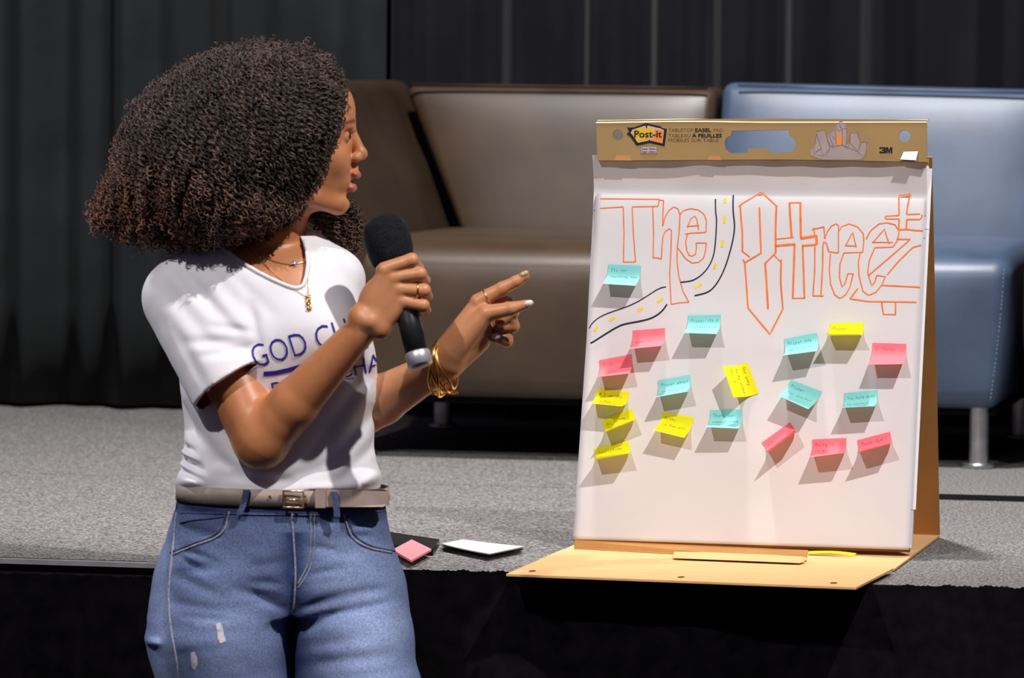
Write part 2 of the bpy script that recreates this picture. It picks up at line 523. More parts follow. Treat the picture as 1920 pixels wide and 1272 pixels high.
def dashed(name, pts, mt, parent, dash=0.0042, gap=0.003, r=0.0007):
    P = [np.asarray(p, float) for p in pts]
    parts, pos = [], 0.0
    for a, b in zip(P[:-1], P[1:]):
        L = np.linalg.norm(b - a); d = (b - a) / L; s = 0
        while s + dash < L:
            parts.append(tube([a + d * s, a + d * (s + dash)], r, 4)); s += dash + gap
    o = obj(name, *merge(*parts), mt, parent); o['kind'] = 'stuff'; return o

# brown corner seat on the left
bs = empty('lounge_seat', W(-0.27, 2.3, ZS), 'brown leather corner lounge seat with side wing, left of the easel', 'sofa')
seat_block(bs, -0.505, 0.040, M['brown_leather'])
back_block(bs, -0.490, 0.036, M['brown_leather'], ZS + 0.668, 0.0, 0.068)
wv, wf = rbox(0.105, 0.93, 0.585, 0.024, (4, 14, 12))
for p in wv:
    t = (p[2] + 0.2925) / 0.585
    p[0] += 0.018 - 0.136 * max(0, t - 0.45) / 0.55
    if p[0] > 0: p[0] += 0.010 * (1 - (p[1] / 0.465) ** 4) * (1 - (p[2] / 0.2925) ** 4)
wing = obj('side_wing', *place((wv, wf), (-0.54, 1.92 + 0.465, ZS + 0.09 + 0.2925)), M['dark_shaded_leather'], bs)  # faces away from the lights: its shade is painted into the leather
dashed('stitching', [W(-0.4895, 1.926, z) for z in np.linspace(SEAT_Z0 + .02, SEAT_Z1 - .03, 3)], M['thread'], wing)
sv_ = [W(u, BACK_V + 0.10, ZS + 0.667) for u in np.linspace(-0.565, 0.02, 5)]
obj('piping', *tube(sv_, 0.003, 8), M['dark_shaded_leather'], bs)
for u, v in ((-0.495, 1.985), (-0.02, 1.985), (-0.495, 2.68), (-0.02, 2.68)):
    leg_of(bs, u, v)

# blue seat on the right
bl = empty('lounge_seat', W(0.365, 2.3, ZS), 'slate blue leather lounge seat on metal legs behind the easel', 'sofa')
seat_block(bl, 0.048, 0.686, M['blue_leather'])
bb = back_block(bl, 0.046, 0.690, M['blue_leather'], ZS + 0.674, 0.012)
obj('piping', *tube([W(u, BACK_V + 0.098, ZS + 0.669 - 0.014 * (u - .36)) for u in np.linspace(0.08, 0.66, 5)], 0.0025, 8), M['blue_leather'], bl)
dashed('stitching', [W(0.672 - 0.020 * (1 - t) ** 1.5, SEAT_V0 - 0.005 - 0.004 * t * (1 - t), SEAT_Z0 + .02 + t * 0.235) for t in np.linspace(0, 1, 7)], M['thread_blue'], bl)
for u, v in ((0.628, 1.965), (0.11, 1.965), (0.628, 2.68), (0.11, 2.68)):
    leg_of(bl, u, v)

# next brown seat, only its left edge shows
br_ = empty('lounge_seat', W(1.02, 2.3, ZS), 'brown leather lounge seat at the right edge, beside the blue one', 'sofa')
seat_block(br_, 0.703, 1.34, M['dark_shaded_leather'])
back_block(br_, 0.703, 1.34, M['dark_shaded_leather'], ZS + 0.668)
for u, v in ((0.77, 1.985), (1.28, 1.985), (0.77, 2.68), (1.28, 2.68)):
    leg_of(br_, u, v)

# ------------------------------------------------------------------ tabletop easel pad
BLc, BRc = atz(1075, 1013, ZS + 0.012), atz(1705, 1033, ZS + 0.012)
UE = BRc - BLc; PW = float(np.linalg.norm(UE)); UE = UE / PW
BK = np.array([-UE[1], UE[0], 0.0])
TAU = 0.192
UP = cos(TAU) * np.array([0, 0, 1.0]) + sin(TAU) * BK
NO = np.cross(UE, UP); NO = NO / np.linalg.norm(NO)        # out of the sheet, towards the audience
if NO[1] > 0: NO = -NO

def S(s, t, o=0.0):
    return BLc + s * UE + t * UP + o * NO

def ST(px, py, o=0.0):
    """where the ray through a photograph point meets the sheet plane lifted by o"""
    d = ray(px, py)
    p = EYE + d * (((BLc + o * NO - EYE) @ NO) / (d @ NO))
    q = p - BLc
    return float(q @ UE), float(q @ UP)

pad = empty('easel_pad', BLc + 0.25 * UE + 0.2 * BK + np.array([0, 0, -0.012]),
            'tabletop flip chart pad on a folded cardboard stand with orange lettering', 'flip chart')
HDR = 0.032                                                 # header plane lies this far in front of the pages
tl, tr_ = ST(1118, 226, HDR), ST(1738, 225, HDR)
hb = [ST(1120, 301, HDR), ST(1300, 300, HDR), ST(1460, 299, HDR), ST(1600, 301, HDR), ST(1738, 304, HDR)]

def plate(name, outlines, fn, thick, mt, parent, smooth=False):
    """flat plate with holes: 2-D curve fill -> mesh, mapped by fn(a, b, o)"""
    cu = bpy.data.curves.new(name, 'CURVE'); cu.dimensions = '2D'; cu.fill_mode = 'BOTH'; cu.extrude = thick / 2
    K = 100.0
    for pl in outlines:
        sp = cu.splines.new('POLY'); sp.points.add(len(pl) - 1); sp.use_cyclic_u = True
        for i, (a, b) in enumerate(pl):
            sp.points[i].co = (a * K, b * K, 0, 1)
    cu.extrude = thick / 2 * K
    o = bpy.data.objects.new(name, cu); COL.objects.link(o)
    dg = bpy.context.evaluated_depsgraph_get(); dg.update()
    me = bpy.data.meshes.new_from_object(o.evaluated_get(dg))
    V = [fn(v.co.x / K, v.co.y / K, v.co.z / K) for v in me.vertices]
    Fc = [tuple(p.vertices) for p in me.polygons]
    bpy.data.objects.remove(o); bpy.data.curves.remove(cu); bpy.data.meshes.remove(me)
    r = obj(name, V, Fc, mt, parent, smooth)
    return fix_normals(r)

def zpts(lst, ox, oy, sc):
    return [(ox + x / sc, oy + y / sc) for x, y in lst]

hole = [ST(x, y, HDR) for x, y in zpts([(770, 205), (772, 185), (785, 165), (805, 155), (808, 130), (1110, 125), (1118, 155), (1142, 172), (1152, 195), (1150, 218),
        (1125, 246), (1012, 250), (1005, 225), (900, 225), (893, 250), (800, 250), (778, 230)], 1090, 200, 2.866)]
def circ(px, py, r, n=20):
    return [ST(px + r * cos(2 * pi * k / n), py + r * sin(2 * pi * k / n), HDR) for k in range(n)]
header = plate('header_board', [[tl, ST(1300, 223.5, HDR), ST(1430, 222, HDR), tr_] + hb[::-1], hole, circ(1158.7, 253, 10), circ(1696, 255, 11)],
               lambda a, b, o: S(a, b, HDR - 0.0012 + o), 0.0024, M['header_tan'], pad)
# folded top lip, its highlight painted in as a pale colour
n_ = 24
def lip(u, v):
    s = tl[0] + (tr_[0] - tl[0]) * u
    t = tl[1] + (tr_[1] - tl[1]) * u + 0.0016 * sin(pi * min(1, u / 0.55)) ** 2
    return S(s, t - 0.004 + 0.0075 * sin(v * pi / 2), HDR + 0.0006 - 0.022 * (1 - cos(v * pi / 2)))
obj('top_lip', *grid(lip, n_, 6), M['header_highlight'], pad)
obj('light_stop_return', np.array([S(*hb[0], HDR - 0.0012), S(*hb[2], HDR - 0.0012), S(*hb[-1], HDR - 0.0012), S(hb[-1][0], hb[-1][1], 0.0055), S(hb[2][0], hb[2][1] , 0.0055), S(hb[0][0], hb[0][1], 0.0055)]) + UP * 0.0006,
    [(0, 1, 4, 5), (1, 2, 3, 4)], M['header_tan'], pad, False)  # shelf added behind the header to stop light through the handle hole
# paper pulls through the slots below the header
for px, py, w, h in ((1168, 300, 34, 16), (1340, 299, 26, 12)):
    a, b = ST(px, py, HDR)
    obj('paper_tab', *prism([(a - w * .0004, b - .001), (a + w * .0004, b - .001), (a + w * .0003, b + h * .0004), (a - w * .0003, b + h * .0004)],
        lambda x, y, o: S(x, y, HDR + 0.001 + o), 0.0006), M['kraft_dark'], pad, False)
a, b = ST(1706, 297, HDR)
obj('paper_tab', *prism([(a - .013, b - .003), (a + .010, b - .004), (a + .012, b + .010), (a - .009, b + .009)], lambda x, y, o: S(x, y, HDR + 0.006 + o + 0.3 * (b - y)), 0.0006), M['paper'], pad, False)

# pages of the pad: top page leaves the header and falls back to the block
pt0 = ST(1120, 299, 0.010)[1]; pt1 = ST(1120, 357, 0)[1]
def page(u, v):
    s = 0.0 + (PW + 0.001 * 0) * u
    t = pt1 - 0.03 + (pt0 + 0.004 - pt1 + 0.03) * v
    k = max(0, (t - pt1) / (pt0 - pt1))
    wob = 0.0022 * sin(u * 17 + 2 * sin(u * 5)) * k + 0.0015 * sin(u * 41 + 1) * k * k
    return S(s + 0.004, t, 0.021 * k ** 1.1 + wob - 0.0005)
tp = obj('hanging_page', *grid(page, 60, 16), M['paper'], pad)
blk = prism([(0.004, 0.006), (PW + 0.003, 0.004), (PW + 0.004, pt0 - 0.001), (0.004, pt0 - 0.001)], lambda a, b, o: S(a, b, -0.002 + o), 0.009)
obj('page_block', *blk, M['paper_white'], pad, False)
q = [ST(x, y, -0.001) for x, y in ((1120, 950), (1717, 956), (1748, 316), (1130, 312))]
sh = prism(q, lambda a, b, o: S(a, b, -0.0012 + o), 0.0006)
obj('loose_page', *sh, M['paper_white'], pad, False)
bq = [ST(x, y, -0.012) for x, y in ((1076, 1016), (1706, 1036), (1742, 297), (1122, 297))]
obj('backing_board', *prism(bq, lambda a, b, o: S(a, b, -0.0115 + o), 0.003), M['kraft_dark'], pad, False)

# the big written sheet stuck over the pad
q00, q10, q11, q01 = [np.array(ST(x, y, 0.003)) for x, y in ((1075, 1012), (1705, 1032), (1735, 371.5), (1119.5, 363))]
def sheet_st(u, v):
    return (1 - v) * ((1 - u) * q00 + u * q10) + v * ((1 - u) * q01 + u * q11)
def sheet_o(s, t):
    top = q01[1] + (q11[1] - q01[1]) * s / PW
    d = max(0.0, top - t)
    u = s / PW
    return 0.0030 + 0.0085 * (1 - exp(-d / 0.012)) - 0.0055 * min(1, d / 0.30) + 0.0007 * sin(t * 38 + 2 * sin(u * 3)) * (0.4 + u * (1 - u)) + 0.0005 * sin(s * 23 + t * 11)
def sheet(u, v):
    s, t = sheet_st(u, v)
    return S(s, t, sheet_o(s, t))
big = obj('written_sheet', *grid(sheet, 48, 90), M['paper'], pad)
md = big.modifiers.new('thickness', 'SOLIDIFY'); md.thickness = 0.0004; md.offset = -1

# marker strokes as thin ink ribbons lying on the sheet
def smooth_path(P, it=1):
    P = [np.array(p, float) for p in P]
    for _ in range(it):
        Q = [P[0]]
        for a, b in zip(P[:-1], P[1:]):
            Q += [0.75 * a + 0.25 * b, 0.25 * a + 0.75 * b]
        Q.append(P[-1]); P = Q
    return P
def densify(P, step):
    out = [P[0]]
    for a, b in zip(P[:-1], P[1:]):
        k = max(1, int(np.linalg.norm(b - a) / step))
        out += [a + (b - a) * (i + 1) / k for i in range(k)]
    return out
def ribbon(P, w, fn):
    """P: 2-D metres; fn(a, b) -> world point already lifted"""
    P = np.array(P); m = len(P)
    d = np.zeros_like(P); d[1:-1] = P[2:] - P[:-2]; d[0] = P[1] - P[0]; d[-1] = P[-1] - P[-2]
    d /= np.maximum(1e-9, np.linalg.norm(d, axis=1))[:, None]
    nrm = np.stack([-d[:, 1], d[:, 0]], 1)
    V = []
    for i in range(m):
        V.append(fn(*(P[i] + nrm[i] * w / 2))); V.append(fn(*(P[i] - nrm[i] * w / 2)))
    return np.array(V), [(2 * i, 2 * i + 1, 2 * i + 3, 2 * i + 2) for i in range(m - 1)]
def on_sheet(a, b, lift=0.0005):
    return S(a, b, sheet_o(a, b) + lift)
def strokes(name, paths, w, mt, ox, oy, sc, soft=0, parent=None, lift=0.0005):
    parts = []
    for p in paths:
        ww = w
        if isinstance(p, tuple): p, ww = p
        if mt == M['ink_orange']: ww *= 1.3
        pts = [np.array(ST(*c, 0.005)) for c in zpts(p, ox, oy, sc)]
        pts = densify(smooth_path(pts, soft) if soft else pts, 0.004)
        parts.append(ribbon(pts, ww, lambda a, b: on_sheet(a, b, lift)))
    return obj(name, *merge(*parts), mt, parent or pad, False)

TH_ = [[(118, 60), (625, 66)], [(625, 66), (614, 128)], [(614, 128), (395, 132), (404, 350), (422, 603)], [(422, 600), (318, 602)], [(318, 602), (325, 350), (318, 132)], [(318, 132), (118, 145)],
       [(570, 132), (577, 350), (572, 568)], [(572, 566), (610, 566), (642, 577)], [(642, 577), (648, 470), (656, 390), (675, 345), (712, 318), (730, 335), (724, 500), (712, 700), (724, 962)],
       [(724, 962), (800, 948), (876, 943)], [(876, 943), (825, 850), (790, 720), (776, 600), (778, 480), (795, 350), (802, 200), (785, 150), (750, 133), (710, 160), (675, 220), (655, 297)], [(655, 297), (660, 75)], [(660, 75), (622, 75)],
       [(800, 205), (830, 165), (890, 148), (960, 160), (1005, 195), (1027, 250), (1022, 352)], [(1022, 350), (900, 356), (845, 366)], [(865, 368), (850, 430), (858, 500), (880, 545), (905, 552), (932, 535), (942, 480), (938, 440)],
       [(938, 440), (1025, 440)], [(1025, 440), (1018, 510), (1000, 570), (960, 603), (905, 611), (850, 575), (785, 485)], [(862, 308), (895, 235), (928, 210), (945, 240), (960, 330)], [(862, 300), (966, 292)]]
T1 = 0.0019
ST_ = [([(72, 130), (90, 112), (250, 5), (272, 10), (390, 120), (404, 130)], .0016), ([(395, 120), (388, 330), (388, 525)], .0021), ([(388, 520), (372, 540), (298, 612)], .0018), ([(298, 610), (308, 760), (322, 1000)], .0022),
       ([(85, 112), (105, 350), (105, 512)], T1), ([(105, 512), (170, 560)], .0014), ([(250, 135), (258, 350), (264, 525), (120, 610)], T1), ([(112, 580), (126, 620), (142, 850), (152, 992), (338, 1215), (445, 1005)], .0018),
       ([(448, 1000), (430, 780), (434, 580)], T1), ([(430, 600), (372, 540)], .0012),
       ([(525, 398), (505, 98)], .0024), ([(500, 98), (600, 94)], .0018), ([(598, 92), (604, 402)], .0024), ([(600, 402), (735, 380), (740, 452)], .003), ([(738, 454), (612, 465)], .0022), ([(618, 460), (632, 910)], .002), ([(636, 908), (528, 910)], .0014),
       ([(532, 910), (550, 450)], .0022), ([(552, 450), (388, 465)], .0026), ([(392, 408), (545, 392)], .0012),
       ([(698, 328), (800, 303)], .0016), ([(800, 303), (808, 405)], .0014), ([(806, 405), (830, 345), (865, 295), (905, 278), (922, 290)], .0014), ([(925, 290), (922, 525)], .0013), ([(922, 525), (842, 515)], .0013), ([(842, 515), (820, 440), (798, 430), (790, 480), (788, 640), (772, 880)], .0016),
       ([(795, 890), (705, 888)], .0016), ([(704, 888), (720, 680), (722, 470)], .0015), ([(722, 380), (714, 310)], .0013),
       ([(925, 345), (955, 300), (1015, 278), (1085, 303), (1135, 360), (1140, 430), (1128, 522)], .0012), ([(1128, 520), (970, 524)], .0012), ([(970, 524), (935, 620), (930, 730), (955, 815), (982, 775), (1002, 700)], .0014), ([(1002, 700), (1048, 703)], .0012),
       ([(1048, 703), (1022, 810), (985, 880), (935, 912), (890, 880), (855, 790), (845, 660), (855, 530)], .0014), ([(985, 462), (1045, 348), (1075, 478)], .0013), ([(978, 462), (1072, 467)], .0014),
       ([(1158, 408), (1200, 335), (1270, 278), (1340, 268), (1405, 285), (1440, 340), (1425, 420), (1385, 475)], .0014), ([(1385, 474), (1232, 480)], .0013), ([(1232, 480), (1185, 590), (1172, 690), (1205, 805), (1233, 770), (1248, 716)], .0014), ([(1248, 716), (1322, 726)], .0013),
       ([(1322, 726), (1290, 800), (1240, 860), (1180, 885), (1130, 850), (1098, 720), (1092, 600), (1108, 530)], .0014), ([(1210, 435), (1385, 435)], .0013), ([(1218, 435), (1315, 322), (1335, 390), (1355, 450)], .0013),
       ([(1432, 35), (1440, 205)], .0016), ([(1430, 30), (1530, 18)], .0018), ([(1524, 20), (1503, 195)], .0018), ([(1503, 197), (1618, 192)], .0015), ([(1632, 198), (1634, 222), (1612, 240)], .0015), ([(1615, 240), (1503, 240)], .0017), ([(1505, 240), (1500, 325)], .0018),
       ([(1440, 205), (1325, 212)], .0014), ([(1322, 210), (1326, 236)], .0014), ([(1326, 236), (1440, 236)], .0014), ([(1440, 236), (1436, 330)], .0018), ([(1432, 328), (1515, 324), (1575, 333), (1642, 336)], .0018),
       ([(1420, 408), (1535, 408), (1420, 510), (1180, 715)], .0016), ([(1628, 458), (1555, 478), (1430, 600), (1338, 710)], .0016), ([(1295, 800), (1618, 816)], .0016), ([(1090, 825), (1020, 915), (1180, 938), (1585, 943)], .0016), ([(1290, 948), (1304, 1045)], .0016), ([(1298, 1046), (1408, 1050)], .0013), ([(1407, 1050), (1408, 945)], .0016)]
strokes('orange_lettering', TH_, 0.0013, M['ink_orange'], 1100, 360, 4.5424, 0)
strokes('orange_lettering', ST_, 0.0015, M['ink_orange'], 1370, 360, 4.542, 0)
RD = [([(1100, 62), (1106, 200), (1115, 225), (1108, 380), (1095, 520), (1060, 620), (1000, 700), (930, 750), (880, 766), (805, 774)], .0017),
      ([(1248, 25), (1254, 185), (1270, 300), (1250, 430), (1205, 590), (1160, 705), (1105, 800), (1040, 862), (925, 888)], .0019),
      ([(682, 812), (620, 825), (540, 878), (440, 940), (340, 985), (200, 1030), (110, 1070), (50, 1120), (25, 1165)], .0014),
      ([(690, 962), (640, 1030), (560, 1080), (460, 1105), (320, 1128), (250, 1160), (160, 1215), (75, 1270), (36, 1292)], .0022)]
strokes('road_outline', RD, 0.0017, M['ink_navy'], 1100, 360, 4.5424, 2, lift=0.0009)
DS = [[(1178, 55), (1182, 98)], [(1180, 208), (1178, 272)], [(1166, 415), (1158, 474)], [(1104, 615), (1092, 660)], [(985, 785), (928, 824)], [(655, 908), (605, 942)], [(484, 988), (438, 1018)], [(246, 1068), (198, 1100)], [(92, 1150), (66, 1190)]]
for d in DS:
    strokes('road_dash', [d], 0.0036, M['ink_yellow'], 1100, 360, 4.5424, 0)
strokes('green_tick', [[(1652, 322), (1690, 326)]], 0.0010, M['ink_teal'], 1370, 360, 4.542, 0)

# printing on the header
def hdr(a, b, lift=0.0006):
    return S(a, b, HDR + lift)
def hpoly(name, pts, mt, parent, lift, ox=1100, oy=210, sc=5.818):
    return plate(name, [[ST(x, y, HDR) for x, y in zpts(pts, ox, oy, sc)]], lambda a, b, o: S(a, b, HDR + lift + o), 0.0001, mt, parent)
def text_mesh(s, bold=0.0):
    cu = bpy.data.curves.new('lettering', 'FONT'); cu.body = s; cu.offset = bold; cu.resolution_u = 3
    o = bpy.data.objects.new('lettering', cu); COL.objects.link(o)
    dg = bpy.context.evaluated_depsgraph_get(); dg.update()
    me = bpy.data.meshes.new_from_object(o.evaluated_get(dg))
    V = np.array([v.co[:] for v in me.vertices]); Fc = [tuple(p.vertices) for p in me.polygons]
    bpy.data.objects.remove(o); bpy.data.curves.remove(cu); bpy.data.meshes.remove(me)
    return V, Fc
def htext(s, x0, y0, x1, y1, mt, parent, bold=0.0, ox=1100, oy=210, sc=5.818, lift=0.0009):
    """text stretched to the photograph box x0..x1, y0 (cap top)..y1 (baseline)"""
    V, Fc = text_mesh(s, bold)
    w = V[:, 0].max(); l = V[:, 0].min(); h = 0.70
    A = np.array([ST(*zpts([(x0, y1)], ox, oy, sc)[0], HDR), ST(*zpts([(x1, y1)], ox, oy, sc)[0], HDR), ST(*zpts([(x0, y0)], ox, oy, sc)[0], HDR)])
    P = [S(*(A[0] + (v[0] - l) / (w - l) * (A[1] - A[0]) + v[1] / h * (A[2] - A[0])), HDR + lift) for v in V]
    return obj('printed_text', P, Fc, mt, parent, False)
lg = hpoly('printed_logo', [(440, 170), (510, 170), (650, 122), (815, 160), (820, 175), (876, 185), (850, 375), (690, 340), (545, 370), (480, 275), (435, 240), (465, 215)], M['ink_black'], header, 0.0004)
hpoly('logo_ground', [(500, 195), (640, 150), (655, 192), (665, 150), (800, 180), (845, 200), (828, 345), (690, 312), (685, 295), (675, 315), (560, 338), (550, 325), (500, 250), (480, 232)], M['logo_pale'], header, 0.0006)
hpoly('logo_ground', [(490, 230), (525, 192), (640, 158), (655, 192), (668, 162), (735, 180), (715, 270), (690, 300), (560, 330), (545, 320), (505, 250)], M['logo_yellow'], header, 0.0007)
hpoly('logo_ground', [(745, 186), (840, 205), (824, 338), (700, 310), (735, 270)], M['logo_orange'], header, 0.0008)
htext('Post-it', 520, 205, 822, 278, M['ink_black'], header, 0.022, lift=0.0011)
htext('TABLETOP', 893, 178, 1165, 218, M['ink_brown'], header, -0.014)
htext('EASEL', 1185, 178, 1360, 218, M['ink_black'], header, 0.020)
htext('PAD', 1385, 180, 1490, 218, M['ink_brown'], header, -0.014)
htext('TABLEAU', 893, 238, 1135, 277, M['ink_brown'], header, -0.014)
htext('\u00c0 FEUILLES', 1150, 238, 1475, 277, M['ink_black'], header, 0.020)
htext('MOBILES SUR TABLE', 893, 289, 1440, 327, M['ink_brown'], header, -0.014)
hpoly('printed_label', [(590, 378), (768, 378), (768, 458), (590, 458)], M['ink_greyline'], header, 0.0004)
hpoly('printed_label', [(595, 383), (763, 383), (763, 453), (595, 453)], M['logo_pale'], header, 0.0006)
htext('Super Sticky', 603, 393, 755, 413, M['ink_black'], header, 0.02)
htext('Super collants', 603, 425, 755, 445, M['ink_black'], header, 0.02)
hpoly('printed_mark', [(1345, 450), (1345, 385), (1368, 385), (1380, 422), (1392, 385), (1415, 385), (1415, 450), (1399, 450), (1399, 408), (1386, 450), (1374, 450), (1361, 408), (1361, 450)], M['ink_black'], header, 0.0006, 1430)
hpoly('printed_mark', [(1275, 385), (1332, 385), (1343, 393), (1343, 410), (1333, 417), (1343, 424), (1343, 441), (1332, 450), (1275, 450), (1275, 429), (1293, 429), (1293, 436), (1320, 436), (1320, 424), (1300, 424), (1300, 411), (1320, 411), (1320, 399), (1293, 399), (1293, 406), (1275, 406)], M['ink_black'], header, 0.0006, 1430)
for pts in ([(520, 415), (548, 405), (575, 340), (585, 225), (680, 195), (700, 290), (745, 205), (790, 195), (800, 135), (850, 100), (915, 130), (925, 260), (915, 360), (960, 330), (955, 235), (1000, 215), (1035, 235), (1072, 335), (1130, 330), (1142, 400), (1105, 495), (1060, 522), (660, 522), (560, 492), (525, 470)],):
    hpoly('printed_drawing', pts, M['ink_grey'], header, 0.0004, 1430)
hpoly('printed_drawing', [(815, 240), (862, 235), (862, 360), (803, 360)], M['logo_orange'], header, 0.0005, 1430)
dl = [[(590, 215), (680, 197), (735, 400), (665, 480), (590, 240)], [(590, 240), (575, 330), (552, 450), (640, 400)], [(640, 400), (552, 470), (665, 482)], [(740, 215), (735, 280), (770, 370), (800, 350), (795, 200), (745, 212)], [(700, 290), (740, 370), (775, 370)],
      [(800, 190), (810, 130), (850, 105), (905, 125), (912, 180), (870, 185), (835, 210), (805, 185)], [(870, 190), (865, 370)], [(918, 180), (912, 370)], [(958, 235), (1030, 225), (1068, 340), (1035, 425), (945, 330), (958, 235)], [(1075, 335), (1130, 335), (1135, 410), (1100, 492), (1040, 440), (1075, 335)], [(740, 390), (870, 362), (1040, 435)], [(880, 370), (930, 400), (945, 340)], [(735, 400), (690, 490)], [(760, 260), (790, 300)], [(830, 120), (860, 180)]]
parts = [ribbon(densify([np.array(ST(*c, HDR)) for c in zpts(p, 1430, 210, 5.818)], .01), 0.0005, lambda a, b: S(a, b, HDR + 0.0008)) for p in dl]
obj('printed_drawing', *merge(*parts), M['ink_greyline'], header, False)

# folded cardboard stand: rear panel, base, front flap
zb = ZS + 0.0035
RB = atz(1762, 1004, zb); LB = RB - (PW + 0.004) * UE
RT, LT = S(PW + 0.006, 0.585, -0.018), S(0.004, 0.585, -0.018)
nrm_ = np.cross(RT - RB, UE); nrm_ /= np.linalg.norm(nrm_)
if nrm_[1] > 0: nrm_ = -nrm_
def thick(c4, off):
    V = list(c4) + [c + off for c in c4]
    return np.array(V), [(0, 1, 2, 3), (7, 6, 5, 4), (0, 4, 5, 1), (1, 5, 6, 2), (2, 6, 7, 3), (3, 7, 4, 0)]
fix_normals(obj('rear_panel', *thick([LB, RB, RT, LT], -nrm_ * 0.003), M['kraft_dark'], pad, False))
fL, fR = atz(1057, 1031, zb), atz(1677, 1067, zb)
fix_normals(obj('base_panel', *thick([fL, fR, RB, LB], np.array([0, 0, -0.003])), M['kraft'], pad, False))
zf = ZS + 0.008
g = [atz(x, y, z) for x, y, z in ((949, 1077, zf), (1605, 1102, zf), (1675, 1066, zf), (1056, 1030, zf))]
flap = fix_normals(obj('front_flap', *thick(g, np.array([0, 0, -0.003])), M['kraft'], pad, False))
for px, py in ((998, 1071), (1277, 1082.5), (1563, 1093.5)):
    c = atz(px, py, zf + 0.0003)
    obj('punched_hole', np.array([c + 0.005 * cos(a) * SU + 0.011 * sin(a) * SV for a in np.linspace(0, 2 * pi, 13)[:-1]]), [tuple(range(12))], M['ink_brown'], flap, False)
c1 = [atz(x, y, ZS + z) for x, y, z in ((1076, 1029, .010), (1512, 1053, .010), (1516, 1032, .022), (1078, 1013, .022))]
fix_normals(obj('front_lip', *thick(c1, np.array([0, 0.002, -0.001])), M['kraft_dark'], pad, False))
c1 = [atz(x, y, ZS + z) for x, y, z in ((1262, 1047, .011), (1500, 1056.5, .011), (1514, 1050, .012), (1514, 1040, .016), (1264, 1035, .014))]
obj('tuck_tab', np.array(c1), [(0, 1, 2, 3, 4)], M['kraft'], pad, False)

# ------------------------------------------------------------------ sticky notes
FONT = {
 'a': [[(.8, .1), (.8, .9), (.4, 1), (.1, .6), (.2, .1), (.5, 0), (.8, .4)]], 'b': [[(.1, 1.8), (.1, 0), (.6, 0), (.8, .5), (.5, 1), (.1, .8)]], 'c': [[(.8, .85), (.4, 1), (.1, .5), (.3, 0), (.8, .1)]],
 'd': [[(.8, 1.8), (.8, 0), (.3, 0), (.1, .5), (.4, 1), (.8, .8)]], 'e': [[(.1, .5), (.8, .55), (.6, 1), (.2, .9), (.1, .4), (.4, 0), (.8, .15)]], 'f': [[(.8, 1.7), (.5, 1.8), (.4, 1.4), (.4, 0)], [(.1, 1), (.7, 1)]],
 'g': [[(.8, .9), (.4, 1), (.1, .5), (.4, 0), (.8, .4), (.8, 1), (.8, -.5), (.3, -.7)]], 'h': [[(.1, 1.8), (.1, 0)], [(.1, .7), (.5, 1), (.8, .7), (.8, 0)]], 'i': [[(.4, 1), (.4, 0)], [(.4, 1.4), (.42, 1.5)]],
 'k': [[(.1, 1.8), (.1, 0)], [(.8, 1), (.1, .5), (.8, 0)]], 'l': [[(.4, 1.8), (.4, 0)]], 'm': [[(.0, 0), (.0, 1), (.3, 1), (.45, 0)], [(.45, .8), (.7, 1), (.9, .8), (.9, 0)]], 'n': [[(.1, 0), (.1, 1)], [(.1, .7), (.5, 1), (.8, .7), (.8, 0)]],
 'o': [[(.4, 1), (.1, .6), (.2, .1), (.6, 0), (.85, .5), (.6, 1), (.4, 1)]], 'p': [[(.1, 1), (.1, -.7)], [(.1, .9), (.6, 1), (.8, .5), (.5, 0), (.1, .1)]], 'r': [[(.2, 1), (.2, 0)], [(.2, .6), (.5, 1), (.8, .9)]],
 's': [[(.8, .9), (.3, 1), (.2, .65), (.7, .4), (.6, 0), (.1, .1)]], 't': [[(.4, 1.5), (.4, .1), (.7, 0)], [(.1, 1), (.8, 1)]], 'u': [[(.1, 1), (.1, .2), (.4, 0), (.8, .3)], [(.8, 1), (.8, 0)]], 'v': [[(.1, 1), (.4, 0), (.8, 1)]],
 'w': [[(0, 1), (.2, 0), (.45, .8), (.7, 0), (.9, 1)]], 'y': [[(.1, 1), (.4, .2)], [(.8, 1), (.2, -.7)]], 'x': [[(.1, 1), (.8, 0)], [(.8, 1), (.1, 0)]],
 'A': [[(0, 0), (.45, 1.8), (.9, 0)], [(.2, .7), (.7, .7)]], 'C': [[(.9, 1.5), (.5, 1.8), (.1, 1.2), (.1, .4), (.5, 0), (.9, .3)]], 'G': [[(.9, 1.5), (.5, 1.8), (.1, 1.2), (.1, .4), (.5, 0), (.9, .3), (.9, .8), (.5, .8)]],
 'I': [[(.4, 1.8), (.4, 0)], [(.1, 1.8), (.7, 1.8)], [(.1, 0), (.7, 0)]], 'P': [[(.1, 0), (.1, 1.8), (.7, 1.8), (.9, 1.3), (.6, .9), (.1, .9)]], 'T': [[(.45, 1.8), (.45, 0)], [(0, 1.8), (.9, 1.8)]], 'Y': [[(0, 1.8), (.45, .9), (.9, 1.8)], [(.45, .9), (.45, 0)]],
 'B': [[(.1, 0), (.1, 1.8), (.6, 1.8), (.8, 1.4), (.1, 1), (.8, .7), (.7, 0), (.1, 0)]], 'W': [[(0, 1.8), (.2, 0), (.45, 1.2), (.7, 0), (.9, 1.8)]], "'": [[(.4, 1.8), (.35, 1.5)]], '.': [[(.3, .1), (.4, 0)]], '#': [[(.3, 1.6), (.2, .2)], [(.7, 1.6), (.6, .2)], [(.05, 1.1), (.9, 1.2)], [(.05, .6), (.9, .7)]],
 '?': [[(.1, 1.5), (.5, 1.8), (.8, 1.3), (.4, .9), (.4, .5)], [(.4, .1), (.42, 0)]],
}
